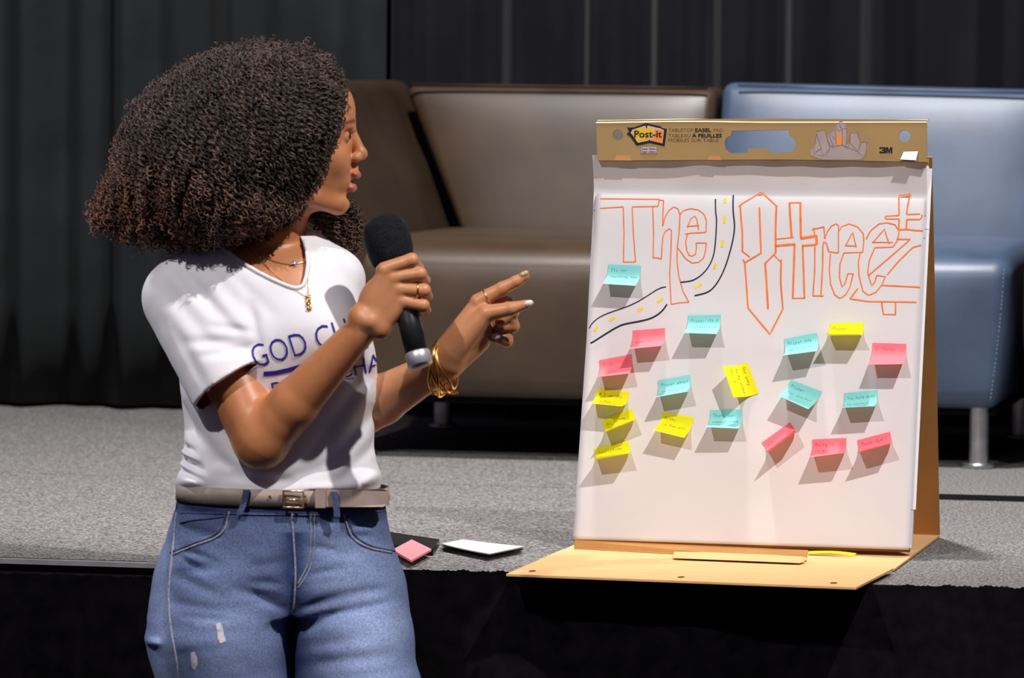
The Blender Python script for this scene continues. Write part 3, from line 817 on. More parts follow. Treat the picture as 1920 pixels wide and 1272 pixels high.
NOTES = [
 ('teal', (1141.8, 496.5), (1203, 499), (1138.7, 540.5), (1198.4, 541.8), ['Its for', 'reaching the', 'to him'], 'ink', 'Teal sticky note under the T, leftmost and alone above the road drawing'),
 ('teal', (1291, 592.3), (1352.3, 591), (1288.7, 631.7), (1351.5, 633), ['Prayer its a', 'conversation', 'with God'], 'ink', 'teal sticky note just below the road bend, level with the upper pink note'),
 ('pink', (1187, 620.4), (1247.5, 616), (1186, 661), (1248.7, 655.6), ['', 'made of'], 'pk', 'pink sticky note right under the lower road line, higher of the left pink pair'),
 ('pink', (1123.8, 676), (1184, 664.6), (1128, 715.4), (1187, 704.6), ["Y.'s"], 'pk', 'pink sticky note at the left sheet edge above the yellow column'),
 ('yellow', (1119.6, 728.8), (1180.5, 735), (1111, 759.6), (1175.8, 771), ['# I am day', 'by day'], 'ye', 'yellow sticky note topmost in the column of three at the left edge'),
 ('yellow', (1128.6, 789.5), (1184, 766), (1137.5, 811.6), (1198, 797.8), ['by doing'], 'ye', 'tilted yellow sticky note in the middle of the left column of three'),
 ('yellow', (1114, 841), (1177.6, 827.4), (1121.4, 860), (1180.5, 846.8), ['Conviction'], 'ye', 'yellow sticky note reading Conviction, lowest of the left column'),
 ('teal', (1233.7, 713.9), (1294, 703.4), (1235.5, 748.8), (1298, 742.9), ['Prayer means', 'to have me', 'with him'], 'ink', 'teal sticky note above the wide yellow note, inside the left half'),
 ('yellow', (1243.3, 772.7), (1301.8, 783.5), (1230, 813.4), (1291, 825.3), ['Alter', 'in the act'], 'ye', 'yellow sticky note right below a teal one, tipped down to the right'),
 ('yellow', (1402.5, 681), (1423, 738.7), (1361, 691.5), (1380.7, 750.6), ['Get away', 'to be alone', 'for it'], 'ye', 'yellow sticky note turned sideways near the middle of the sheet'),
 ('teal', (1331.7, 769.7), (1392.7, 768), (1329.3, 807.4), (1392, 809), ['Thank you', 'communicate', 'with most'], 'ink', 'teal sticky note reading Thank you, below the sideways yellow one'),
 ('teal', (1470.5, 636.7), (1532, 624.4), (1476, 675.7), (1537.8, 663), ['Prayer has', 'meaning in', 'living it'], 'ink', 'teal sticky note at lower left of the short yellow strip-like note'),
 ('yellow', (1556.6, 607), (1620, 606), (1554, 627.3), (1620, 626.6), ['Prayer'], 'ye', 'yellow sticky note curled nearly edge-on, highest on the right half'),
 ('pink', (1636.5, 643.6), (1700, 645.5), (1634, 688.3), (1698.7, 691.4), ['I  Words'], 'pk', 'flat pink sticky note alone at the right sheet edge'),
 ('teal', (1483, 712.5), (1541.5, 734.8), (1464, 748), (1520.8, 772.5), ['Prayer', 'for answers'], 'ink', 'teal sticky note tipped steeply down to the right'),
 ('teal', (1582.4, 737.6), (1645, 731.3), (1583, 772.5), (1646.5, 766.9), ['You have pray', 'to connect it'], 'ink', 'teal sticky note directly above the two lower right pink notes'),
 ('pink', (1428.4, 831), (1481, 792.6), (1446, 852.4), (1492.5, 808), ['act'], 'pk', 'pink sticky note tilted steeply, left end of the bottom pink row'),
 ('pink', (1523, 824.7), (1586.8, 821.6), (1522, 856), (1589, 863.7), ['Being in His', 'love will', 'is not prayer'], 'pk', 'pink sticky note in the middle of the bottom pink row'),
 ('pink', (1607.5, 826), (1669, 810), (1612.6, 854), (1673.6, 838.5), ['Thank God', 'and ask'], 'pk', 'pink sticky note at the right end of the bottom pink row'),
]
def curl_of(vis_len, L, flat, bend):
    """angle of the bend so that the note shows vis_len of its length"""
    lo, hi = 0.02, 1.52
    for _ in range(40):
        m = (lo + hi) / 2
        if flat + bend * sin(m) / m + (L - flat - bend) * cos(m) > vis_len: lo = m
        else: hi = m
    return lo
ink_m = {'ink': mat('pen_teal', (0.03, 0.16, 0.17), 0.8, 0.2, var=0.2), 'pk': mat('pen_pink', (0.35, 0.03, 0.08), 0.8, 0.2, var=0.2), 'ye': mat('pen_yellow', (0.14, 0.13, 0.01), 0.8, 0.2, var=0.2)}
for kind, TL, TR, BL, BR, lines, ink, label in NOTES:
    a, b, c, d = [np.array(ST(*p, 0.006)) for p in (TL, TR, BL, BR)]
    ux = b - a; w = float(np.linalg.norm(ux)); ux /= w
    dn = np.array([ux[1], -ux[0]])
    if dn @ ((c + d) / 2 - (a + b) / 2) < 0: dn = -dn
    vis = float(((c + d) / 2 - (a + b) / 2) @ dn)
    skew = float(((c - a) + (d - b)) @ ux) / 2 / max(vis, 1e-6)
    L = w * 0.98
    flat, bend = 0.007, 0.020
    A = curl_of(vis * 0.98, L, flat, bend)
    o0 = 0.0011
    twist = 0.12 * random.uniform(-1, 1)
    def pt(x, y, lift=0.0, a=a, ux=ux, dn=dn, L=L, A=A, w=w, twist=twist, skew=skew):
        """x 0..w along the sticky edge, y 0..L down the note"""
        if y < flat:
            dd, oo, an = y, 0.0, 0.0
        else:
            s = y - flat; K = (A * (1 + twist * (x / w - 0.5))) / bend
            sb = min(s, bend); an = K * sb
            dd = flat + sin(an) / K + (s - sb) * cos(an); oo = (1 - cos(an)) / K + (s - sb) * sin(an)
        q = a + ux * (x + skew * dd * 0.9) + dn * dd
        base = sheet_o(*(a + ux * x)) + o0
        return S(q[0] - ux[1] * 0 , q[1], base + oo) + lift * (cos(an) * NO + sin(an) * (-(dn[0] * UE + dn[1] * UP)) * 1.0)
    V, Fc = grid(lambda u, v: pt(u * w, v * L), 8, 14)
    base = S(*a, 0.003)
    note = obj('sticky_note', V, Fc, M['note_' + kind], loc=base)
    tag(note, label[0].lower() + label[1:], 'sticky note', 'sticky notes on the written sheet')
    parts = []
    nl = len(lines)
    for li, txt in enumerate(lines):
        h = 0.0026; xw = min(0.0036, (w - 0.008) / max(8, len(txt)))
        x = 0.005; y0 = 0.0105 + li * 0.0115
        for ch in txt:
            for st in FONT.get(ch, []):
                P = [np.array([x + px * xw * 0.85, y0 - py * h + 0.0006 * sin(x * 700)]) for px, py in st]
                parts.append(ribbon(densify(P, 0.002), 0.00042, lambda q, s: pt(q, min(s, L), 0.00025)))
            x += xw
    if parts:
        obj('handwriting', *merge(*parts), ink_m[ink], note, False)

# ------------------------------------------------------------------ things lying on the stage
yq = [atz(x, y, ZS + z) for x, y, z in ((1515, 1039, .006), (1600, 1042.5, .0065), (1606, 1038, .010), (1516, 1034, .008))]
yn = obj('sticky_note', *grid(lambda u, v: (1 - v) * ((1 - u) * yq[0] + u * yq[1]) + v * ((1 - u) * yq[3] + u * yq[2]) + np.array([0, 0, .002 * sin(pi * u)]), 8, 4), M['note_yellow'], loc=yq[0])
tag(yn, 'yellow sticky note lying flat on the cardboard base under the pad', 'sticky note')

def slab(name, pts, h, mt, label, cat, n=1, jitter=0.0):
    c = [atz(x, y, ZS + 0.001) for x, y in pts]
    V = []; 
    root = obj(name, *thick([p + np.array([0, 0, h]) for p in c], np.array([0, 0, -h])), mt, loc=np.mean(c, 0), smooth=False)
    fix_normals(root)
    md = root.modifiers.new('soft', 'BEVEL'); md.width = min(0.001, h * 0.3); md.segments = 2
    return tag(root, label, cat)
paper = empty('paper_stack', atz(905, 1027, ZS), 'small stack of blank white note paper on the stage beside the easel', 'paper')
for i in range(6):
    j = [rng.uniform(-2, 2) for _ in range(2)]
    c = [atz(x + j[0], y + j[1] * .3, ZS + 0.0026 + i * 0.0016) for x, y in ((828, 1021), (918, 1040), (983, 1026), (868, 1013))]
    k = 0.0002 * i
    V, Fc = grid(lambda u, v: (1 - v) * ((1 - u) * c[0] + u * c[1]) + v * ((1 - u) * c[3] + u * c[2]) + np.array([0, 0, k * 4 * (u - .5) ** 2]), 8, 4)
    o = obj('sheet', V, Fc, M['paper_white'], paper); md = o.modifiers.new('t', 'SOLIDIFY'); md.thickness = 0.0012; md.offset = -1
case = slab('black_case', ((690, 1030), (812, 1042), (824, 1024), (704, 1006)), 0.010, M['plastic_black'], 'flat black case on the stage beneath the pink note pad', 'case')
pk = [atz(x, y, ZS + 0.013) for x, y in ((736, 1031), (771, 1051), (809, 1030), (772, 1012))]
npad = fix_normals(obj('sticky_note_pad', *thick(pk, np.array([0, 0, -0.003])), mat('pad_pink', (0.88, 0.28, 0.30), 0.85, 0.2, var=0.03), loc=pk[0], smooth=False))
tag(npad, 'coral pink square pad of sticky notes lying on the black case', 'note pad')
# ------------------------------------------------------------------ the woman: implicit surfaces in a figure frame
# figure frame: X to the right, Y down, D towards the audience, unit = MPX metres, (960, 636, 0) on the plane Y = YP
import openvdb
YP = 6.95
MPX = YP / FPX
QO = at(960, 636, YP)

def w2f(w):
    return np.array([960 + (w[0] - QO[0]) / MPX, 636 - (w[2] - QO[2]) / MPX, -(w[1] - QO[1]) / MPX])
def f2w(P):
    P = np.atleast_2d(P)
    return np.stack([QO[0] + (P[:, 0] - 960) * MPX, QO[1] - P[:, 2] * MPX, QO[2] - (P[:, 1] - 636) * MPX], 1)
def G(x, y, d=0.0):
    return w2f(at(x, y, YP - d * MPX))
def gpx(P):
    """figure points -> photograph pixels"""
    q = f2w(P) - EYE
    z = q @ _F
    return np.stack([CX + FPX * (q @ _R) / z, CY - FPX * (q @ _U) / z], 1)

class Field:
    def __init__(s, lo, hi, h):
        s.lo, s.h = np.array(lo, float), h
        s.n = np.ceil((np.array(hi) - s.lo) / h).astype(int) + 1
        s.a = np.full(s.n, 40.0, np.float32)
    def region(s, lo, hi):
        i0 = np.clip(np.floor((np.array(lo) - s.lo) / s.h).astype(int), 0, s.n)
        i1 = np.clip(np.ceil((np.array(hi) - s.lo) / s.h).astype(int) + 1, 0, s.n)
        sl = tuple(slice(a, b) for a, b in zip(i0, i1))
        ax = [(s.lo[k] + s.h * np.arange(i0[k], i1[k])).astype(np.float32) for k in range(3)]
        return sl, ax[0][:, None, None], ax[1][None, :, None], ax[2][None, None, :]
    def put(s, lo, hi, fn, k, sub=False):
        pad_ = k + 6
        sl, X, Y, D = s.region(np.array(lo) - pad_, np.array(hi) + pad_)
        if s.a[sl].size == 0: return
        b = fn(X, Y, D)
        a = s.a[sl]
        if sub:
            b = -b; hh = np.maximum(k - abs(a - b), 0) / max(k, 1e-6); s.a[sl] = np.maximum(a, b) + hh * hh * k * 0.25
        else:
            hh = np.maximum(k - abs(a - b), 0) / max(k, 1e-6); s.a[sl] = np.minimum(a, b) - hh * hh * k * 0.25
    def cap(s, a, b, ra, rb, k=8, sub=False):
        a, b = np.array(a, np.float32), np.array(b, np.float32)
        ab = b - a; L2 = float(ab @ ab)
        def fn(X, Y, D):
            t = np.clip(((X - a[0]) * ab[0] + (Y - a[1]) * ab[1] + (D - a[2]) * ab[2]) / L2, 0, 1)
            return np.sqrt((X - a[0] - t * ab[0]) ** 2 + (Y - a[1] - t * ab[1]) ** 2 + (D - a[2] - t * ab[2]) ** 2) - (ra + (rb - ra) * t)
        r = max(ra, rb)
        s.put(np.minimum(a, b) - r, np.maximum(a, b) + r, fn, k, sub)
    def chain(s, pts, rs, k=6, kk=None):
        for i in range(len(pts) - 1):
            s.cap(pts[i], pts[i + 1], rs[i], rs[i + 1], k)
    def ell(s, c, r, k=8, sub=False, rot=0.0):
        c, r = np.array(c, np.float32), np.array(r, np.float32)
        co, si = cos(rot), sin(rot)
        def fn(X, Y, D):
            x, y = X - c[0], Y - c[1]
            x, y = (co * x + si * y) / r[0], (-si * x + co * y) / r[1]
            d = (D - c[2]) / r[2]
            k0 = np.sqrt(x * x + y * y + d * d); k1 = np.sqrt((x / r[0]) ** 2 + (y / r[1]) ** 2 + (d / r[2]) ** 2)
            return np.where(k1 > 1e-9, k0 * (k0 - 1) / np.maximum(k1, 1e-9), -r.min())
        m = r.max() if rot else r
        s.put(c - m, c + m, fn, k, sub)
    def rings(s, tab, k=10, n=2.3, grow=0.0):
        """tab rows: y, xl, xr, dback, dfront"""
        tab = np.array(tab, float)
        ys = np.linspace(tab[0, 0], tab[-1, 0], 240)
        sm = [np.convolve(np.pad(np.interp(ys, tab[:, 0], tab[:, c]), 8, 'edge'), np.ones(17) / 17, 'valid') for c in range(1, 5)]
        def fn(X, Y, D):
            y = Y.ravel()
            xl, xr, db, df = [np.interp(y, ys, q).astype(np.float32)[None, :, None] for q in sm]
            cx, a = (xl + xr) / 2, (xr - xl) / 2 + grow
            cd = (db + df) * 0.5; b = (df - db) * 0.5 + grow
            q = (abs((X - cx) / a) ** n + abs((D - cd) / b) ** n) ** (1 / n)
            f = (q - 1) * np.minimum(a, b)
            return np.maximum(f, np.maximum(tab[0, 0] - Y, Y - tab[-1, 0]))
        s.put((tab[:, 1].min() - grow, tab[0, 0], tab[:, 3].min() - grow), (tab[:, 2].max() + grow, tab[-1, 0], tab[:, 4].max() + grow), fn, k)
    def crease(s, p, q, wd, amp, dmin=0, y_soft=True):
        """valley (amp > 0) or ridge (amp < 0) along a line seen from the front, only on the front side"""
        p, q = np.array(p, np.float32), np.array(q, np.float32); ab = q - p; L2 = float(ab @ ab)
        sl, X, Y, D = s.region((min(p[0], q[0]) - 3 * wd, min(p[1], q[1]) - 3 * wd, dmin), (max(p[0], q[0]) + 3 * wd, max(p[1], q[1]) + 3 * wd, 1e4))
        if s.a[sl].size == 0: return
        t = np.clip(((X - p[0]) * ab[0] + (Y - p[1]) * ab[1]) / L2, 0, 1)
        d2 = (X - p[0] - t * ab[0]) ** 2 + (Y - p[1] - t * ab[1]) ** 2
        s.a[sl] += amp * np.exp(-d2 / (wd * wd)) * (0.25 + 0.75 * np.clip(np.sin(np.pi * np.clip(t, 0.0, 1.0)), 0, 1) ** 0.7)
    def noise(s, amp, waves, seed=1):
        g = np.random.default_rng(seed)
        sl, X, Y, D = s.region(s.lo, s.lo + s.n * s.h)
        acc = 0
        for wl in waves:
            for _ in range(3):
                v = g.normal(size=3); v /= np.linalg.norm(v); v *= 2 * pi / wl
                acc = acc + np.sin(X * v[0] + Y * v[1] + D * v[2] + g.uniform(0, 6.28)) * (wl / waves[0]) / 3
        s.a += (amp * acc).astype(np.float32)
    def mesh(s):
        g = openvdb.FloatGrid(10.0)
        g.copyFromArray(np.clip(np.pad(s.a, 1, constant_values=10.0), -10, 10))
        out = g.convertToPolygons(isovalue=0.0, adaptivity=0.0)
        pts, tris, quads = out if len(out) == 3 else (out[0], np.zeros((0, 3), int), out[1])
        return (pts - 1.0) * s.h + s.lo, np.asarray(quads)
    def sample(s, P):
        """trilinear"""
        q = (np.atleast_2d(P) - s.lo) / s.h
        i = np.clip(np.floor(q).astype(int), 0, s.n - 2); t = np.clip(q - i, 0, 1)
        r = 0
        for dx in (0, 1):
            for dy in (0, 1):
                for dz in (0, 1):
                    wgt = (t[:, 0] if dx else 1 - t[:, 0]) * (t[:, 1] if dy else 1 - t[:, 1]) * (t[:, 2] if dz else 1 - t[:, 2])
                    r = r + wgt * s.a[i[:, 0] + dx, i[:, 1] + dy, i[:, 2] + dz]
        return r
    def grad(s, P):
        e = s.h
        g = np.stack([s.sample(P + v) - s.sample(P - v) for v in np.eye(3) * e], 1)
        return g / np.maximum(1e-6, np.linalg.norm(g, axis=1))[:, None]

def fobj(name, P, quads, mt, parent, tone=None, smooth=True):
    V = f2w(P)
    q = np.asarray(quads)
    if len(q):
        a, b, c, d = (V[q[:, 0]], V[q[:, 1]], V[q[:, 2]], V[q[:, 3]])
        nn = np.cross(c - a, d - b); vol = np.einsum('ij,ij->', (a + c) / 2 - V.mean(0), nn)
        if vol < 0: q = q[:, ::-1]
    o = obj(name, V, q.astype(int), mt, parent, smooth)
    if tone is not None:
        at_ = o.data.attributes.new('tone', 'FLOAT_COLOR', 'POINT')
        at_.data.foreach_set('color', np.concatenate([tone, np.ones((len(tone), 1))], 1).astype(np.float32).ravel())
    return o

def bvh_of(o):
    V = np.empty(len(o.data.vertices) * 3, np.float32); o.data.vertices.foreach_get('co', V)
    V = V.reshape(-1, 3) + origin(o.parent)
    return BVHTree.FromPolygons([tuple(map(float, v)) for v in V], [tuple(p.vertices) for p in o.data.polygons])

def on_surf(bvh, px, py, lift=0.0):
    """world point where a photograph point meets a garment, lifted off it"""
    d = Vector(ray(px, py)).normalized()
    loc, n, i, dist = bvh.ray_cast(Vector(EYE), d)
    if loc is None:
        return None
    if n.dot(d) > 0: n = -n
    return np.array(loc + n * lift)

def on_path(bvh, pts, lift, step=4):
    P = [np.array(p, float) for p in pts]
    out = []
    for p in densify(P, step):
        w = on_surf(bvh, p[0], p[1], lift)
        if w is not None: out.append(w)
    return out

foot_c = f2w([[540, 636, 0]])[0]; foot_c[2] = 0
WOMAN = empty('person', foot_c, 'woman with curly afro, white t-shirt and blue jeans, holding a microphone and pointing', 'person')

# ---- torso shape shared by body and shirt: y, left x, right x, back, front
TORSO = [(446, 400, 590, -75, 25), (470, 352, 628, -95, 60), (495, 322, 655, -105, 82), (520, 312, 668, -112, 98), (560, 314, 676, -116, 116), (600, 320, 686, -118, 128),
         (640, 328, 698, -116, 136), (680, 332, 706, -112, 132), (720, 336, 709, -108, 120), (760, 340, 707, -104, 110), (800, 345, 704, -104, 106), (850, 345, 702, -108, 108),
         (890, 337, 714, -114, 116), (921, 332, 716, -116, 118)]

# ---- skin: one continuous body
B = Field((250, 88, -190), (1012, 960, 262), 2.3)
SH = np.array
neck = [G(505, 500, -22), G(512, 440, -14), G(528, 380, -8)]
B.chain(neck, [64, 57, 56], 6)
tb = [(y, xl + 22, xr - 20, db + 20, df - 20 if y > 580 else df - 12) for y, xl, xr, db, df in TORSO]
B.rings(tb, 14)
B.rings([(915, 352, 706, -100, 100), (958, 350, 712, -104, 100)], 10)
# head, facing right
B.ell(G(540, 226, 0), (124, 122, 100), 10)
B.ell(G(602, 205, 0), (62.5, 62, 72), 12)
B.ell(G(583, 300, 0), (76, 98, 70), 14)
B.ell(G(636, 335, 0), (25, 34, 32), 12)
B.ell(G(634, 380, 0), (20, 18, 24), 10)
for s_ in (-1, 1):
    B.cap(G(632, 384, 12 * s_), G(560, 362, 62 * s_), 17, 22, 16)
    B.ell(G(628, 300, 36 * s_), (26, 30, 26), 16)
    B.cap(G(655, 232, 8 * s_), G(646, 234, 40 * s_), 10, 9, 10)
    B.ell(G(522, 285, 98 * s_), (22, 34, 12), 6)
B.cap(G(659, 246, 0), G(674, 283, 0), 9, 11, 8)
B.ell(G(677, 289, 0), (12.5, 12, 12), 6)
for s_ in (-1, 1):
    B.ell(G(667, 296, 12 * s_), (11, 9.5, 9), 5)
    B.ell(G(654, 256, 30 * s_), (12, 11, 15), 10, True)
    B.ell(G(673, 304.5, 7 * s_), (5.5, 4, 4.5), 3, True)
    B.ell(G(643, 257, 31 * s_), (14, 13, 14), 4)
B.ell(G(665, 314, 0), (7, 9, 6), 6)
B.ell(G(666, 326, 0), (12, 8.5, 23), 5, False, 0.5)
B.ell(G(658.5, 352, 0), (11, 10, 20), 5)
B.ell(G(668, 339.5, 0), (12, 2.6, 22), 4, True)
B.ell(G(658, 369, 0), (8, 6, 18), 6, True)
# right arm (holds the microphone)
RS, RE, RW = G(354, 540, 4), G(490, 826, 128), G(694, 600, 214)
B.cap(RS, RE, 60, 52, 12)
mid = RE + (RW - RE) * 0.30
B.cap(RE, mid, 51, 46, 14)
B.cap(mid, RW, 46, 27, 10)
B.ell(G(690, 603, 232), (15, 13, 12), 8)
# left arm (points)
LS, LE, LW = G(622, 525, -30), G(628, 800, -110), G(838, 680, 70)
B.cap(LS, LE, 60, 50, 12)
mid = LE + (LW - LE) * 0.42
B.cap(LE, mid, 49, 47, 14)
B.cap(mid, LW, 47, 29, 10)
# right hand: back of the hand to the audience, fingers around the grip
HD = 214
for (x0, y0, x1, y1, r0, r1) in ((686, 594, 722, 508, 19, 14), (694, 602, 738, 521, 20, 14), (702, 611, 748, 543, 19, 14), (712, 618, 756, 566, 17, 13)):
    B.cap(G(x0, y0, HD), G(x1, y1, HD + 8), r0, r1, 9)
B.ell(G(700, 560, HD - 6), (26, 40, 20), 12, False, 0.4)
B.cap(G(676, 596, HD), G(712, 614, HD - 2), 24, 20, 10)
for mcp, pip, dip, tip, r in (((720, 506), (772, 488), (783, 503), (752, 512), 13), ((738, 521), (787, 514), (795, 526), (762, 533), 13),
                              ((748, 543), (795, 545), (800, 556), (765, 560), 12.5), ((756, 566), (793, 573), (797, 582), (768, 588), 12)):
    B.cap(G(*mcp, HD + 8), G(*pip, HD + 12), r + 1.0, r, 4)
    B.cap(G(*pip, HD + 12), G(*dip, HD - 32), r, r - 1.5, 3)
    B.cap(G(*dip, HD - 32), G(*tip, HD - 50), r - 1.5, r - 3, 3)
B.chain([G(700, 575, HD - 20), G(722, 540, HD - 44), G(738, 508, HD - 58), G(752, 488, HD - 56)], [19, 16, 13, 10], 6)
# left hand: index and thumb out, the rest curled
B.cap(G(834, 665, 70), G(897, 570, 72), 27, 16, 10)
B.cap(G(842, 684, 62), G(898, 640, 52), 27, 21, 10)
B.cap(G(850, 660, 76), G(912, 588, 92), 27, 17, 9)
B.ell(G(888, 620, 62), (36, 34, 22), 10, False, -0.7)
B.chain([G(896, 566, 74), G(942, 541, 80), G(968, 528, 82), G(984, 518.5, 82)], [15, 12.5, 11, 9], 4)
B.chain([G(912, 588, 92), G(960, 579, 104), G(986, 571, 106)], [16, 12.5, 8.5], 4)
B.chain([G(906, 582, 66), G(950, 569, 62), G(962, 586, 60), G(940, 602, 66)], [13, 12.5, 11.5, 10], 3)
B.chain([G(910, 600, 54), G(958, 600, 54), G(962, 612, 50), G(934, 614, 62)], [13, 12, 12, 10], 3)
B.chain([G(914, 624, 44), G(950, 630, 48), G(950, 640, 48), G(928, 634, 64)], [13, 11.5, 11.5, 9.5], 3)
P, q = B.mesh()
px = gpx(P)
skin = np.tile(np.array([0.53, 0.205, 0.080]), (len(P), 1))
def blob(cx, cy, rx, ry, soft=1.0, dmin=None):
    e = ((px[:, 0] - cx) / rx) ** 2 + ((px[:, 1] - cy) / ry) ** 2
    return np.clip(np.exp(-e * soft) * 1.25, 0, 1)[:, None]
lip_m = np.maximum(blob(672, 327, 13, 7, 1.2), blob(664, 352, 11, 9, 1.2)) * (P[:, 0] > 648)[:, None]
skin = skin * (1 - lip_m * .85) + np.array([0.50, 0.115, 0.105]) * lip_m * .85
brow = np.exp(-((px[:, 1] - 229 - 0.25 * (655 - px[:, 0])) / 4.5) ** 2)[:, None] * ((px[:, 0] > 622) & (abs(P[:, 2]) > 14) & (abs(P[:, 2]) < 62))[:, None]
skin = skin * (1 - brow * .8) + np.array([0.03, 0.016, 0.01]) * brow * .8
face = (px[:, 1] < 410) & (px[:, 0] > 560)
skin[face] *= np.array([1.08, 1.14, 1.28])
hands = (px[:, 0] > 670) & (px[:, 1] > 460)
skin[hands] *= np.array([1.06, 1.2, 1.4])
body = fobj('body', P, q, M['skin'], WOMAN, skin)

def patch(name, c, rx, ry, rd, mt, rot=0.0, parent=WOMAN, n=12):
    V, Fc = [], []
    for j in range(n // 2 + 1):
        for i in range(n):
            a, b = 2 * pi * i / n, -pi / 2 + pi * j / (n // 2)
            x, y, d = rx * cos(a) * cos(b), ry * sin(a) * cos(b), rd * sin(b)
            V.append(np.array(c) + np.array([cos(rot) * x - sin(rot) * y, sin(rot) * x + cos(rot) * y, d]))
    Fc = [(j * n + i, j * n + (i + 1) % n, (j + 1) * n + (i + 1) % n, (j + 1) * n + i) for j in range(n // 2) for i in range(n)]
    return fix_normals(obj(name, f2w(np.array(V)), Fc, mt, parent))
for s_ in (-1, 1):
    e_ = patch('eye', G(644.5, 257, 31 * s_), 13, 11, 12.5, M['eye_white'])
    patch('iris', G(654.5, 256.5, 33 * s_), 3.6, 5.5, 5.5, M['lash'], 0, e_)
    parts = [tube(f2w(np.array([G(655, 252, (22 + 4 * k) * s_), G(663, 248, (22 + 4.4 * k) * s_), G(668, 243, (22 + 4.8 * k) * s_)])), [0.0006, 0.0005, 0.0002], 4) for k in range(6)]
    tag(obj('eyelashes', *merge(*parts), M['lash'], WOMAN), kind='stuff')
patch('fingernail', G(982, 514.5, 88), 10.5, 6.0, 5, M['nail_gold'], -0.5)
patch('fingernail', G(991, 569, 112), 9.5, 6.2, 4, M['nail_white'], -0.25)
patch('fingernail', G(930, 631.5, 72), 9.0, 6.0, 4, M['nail_white'], -0.1)
patch('fingernail', G(938, 611, 70), 6.0, 5.0, 4, M['nail_white'], -0.1)

# ---- t-shirt
T = Field((236, 420, -170), (745, 960, 200), 2.8)
T.rings(TORSO, 10)
T.cap(G(430, 478, -25), G(358, 528, -5), 40, 54, 24)
T.cap(G(575, 470, -30), G(628, 525, -28), 34, 52, 20)
T.ell(G(600, 625, 92), (70, 58, 52), 40)
T.ell(G(430, 640, 84), (70, 56, 50), 40)
# sleeves: cut by the cuff planes
def sleeve(a, b, ra, rb, pl, k):
    a, b = np.array(a, np.float32), np.array(b, np.float32); ab = b - a; L2 = float(ab @ ab)
    nrm = ab / np.linalg.norm(ab)
    def fn(X, Y, D):
        t = np.clip(((X - a[0]) * ab[0] + (Y - a[1]) * ab[1] + (D - a[2]) * ab[2]) / L2, 0, 1.3)
        f = np.sqrt((X - a[0] - t * ab[0]) ** 2 + (Y - a[1] - t * ab[1]) ** 2 + (D - a[2] - t * ab[2]) ** 2) - (ra + (rb - ra) * np.minimum(t, 1.2))
        return np.maximum(f, (X - pl[0]) * pl[3] + (Y - pl[1]) * pl[4] + (D - pl[2]) * pl[5])
    T.put(np.minimum(a, b) - 100, np.maximum(a, b) + 100, fn, k)
cn = np.array([0.56, 0.80, 0.22]); cn /= np.linalg.norm(cn)
cp = G(432, 721, 92)
CUFF1 = (*cp, *cn)
sleeve(G(347, 560, 6), G(432, 720, 98), 81, 79, CUFF1, 9)
ln = np.array([0.02, 0.95, -0.25]); ln /= np.linalg.norm(ln)
CUFF2 = (*G(628, 690, -80), *ln)
sleeve(G(622, 525, -34), G(628, 700, -80), 60, 62, CUFF2, 14)
# cloth folds
for p, q_, wd, am in (((300, 520), (400, 640), 16, 4), ((330, 500), (470, 640), 14, 4.5), ((372, 480), (480, 600), 16, 3.5), ((420, 500), (520, 590), 13, 2.5), ((360, 640), (455, 640), 10, 4), ((385, 665), (490, 645), 9, 3.5), ((400, 610), (480, 620), 8, 3),
                      ((330, 610), (400, 730), 13, 3), ((470, 560), (492, 650), 12, 5), ((620, 880), (705, 760), 16, 5), ((560, 890), (690, 700), 14, 3.5), ((640, 900), (708, 830), 12, 4), ((520, 905), (640, 860), 12, 4), ((420, 890), (560, 900), 10, 4), ((400, 860), (480, 890), 12, 4),
                      ((350, 800), (440, 880), 16, 5), ((338, 760), (380, 830), 12, 5), ((335, 840), (372, 850), 6, 5), ((333, 862), (385, 880), 7, 6), ((336, 882), (392, 902), 6, 5), ((410, 780), (500, 890), 18, 3), ((650, 640), (700, 720), 14, 3), ((600, 760), (640, 870), 16, 3),
                      ((340, 850), (380, 866), 5, -4), ((335, 873), (385, 893), 6, -4), ((335, 905), (400, 900), 12, -7), ((680, 900), (716, 890), 12, -6), ((560, 912), (700, 905), 9, -4)):
    T.crease(p, q_, wd, am * 1.5)
T.noise(0.8, (90, 47), 3)
# hem: a level cut
sl, X, Y, D = T.region(T.lo, T.lo + T.n * T.h)
hemf = Y - (920 + 5 * np.sin((X - 330) / 60.0) - 4 * np.exp(-((X - 345) / 40) ** 2))
T.a = np.maximum(T.a, hemf.astype(np.float32))
P, q = T.mesh()
px = gpx(P)
NECK = np.array([(380, 436), (391, 446), (420, 466), (452, 489), (485, 508), (512, 522), (534, 532), (553, 539), (566, 535), (572, 518), (575, 494), (572, 470), (567, 453), (557, 432), (520, 380), (420, 380)], float)
def poly_sd(p, poly):
    d = np.full(len(p), 1e9); ins = np.zeros(len(p), bool)
    for a, b in zip(poly, np.roll(poly, -1, 0)):
        e = b - a; w = p - a
        t = np.clip((w @ e) / (e @ e), 0, 1)
        d = np.minimum(d, np.linalg.norm(w - t[:, None] * e, axis=1))
        c = ((a[1] <= p[:, 1]) != (b[1] <= p[:, 1]))
        xx = a[0] + (p[:, 1] - a[1]) / np.where(abs(b[1] - a[1]) < 1e-9, 1e-9, b[1] - a[1]) * e[0]
        ins ^= c & (p[:, 0] < xx)
    return np.where(ins, -d, d)
sd = poly_sd(px, NECK); sd = np.where(P[:, 2] > -20, sd, 50)
back_n = (P[:, 2] <= -20) & (px[:, 1] < 462) & (px[:, 0] > 430) & (px[:, 0] < 575)
sd = np.where(back_n, -5, sd)
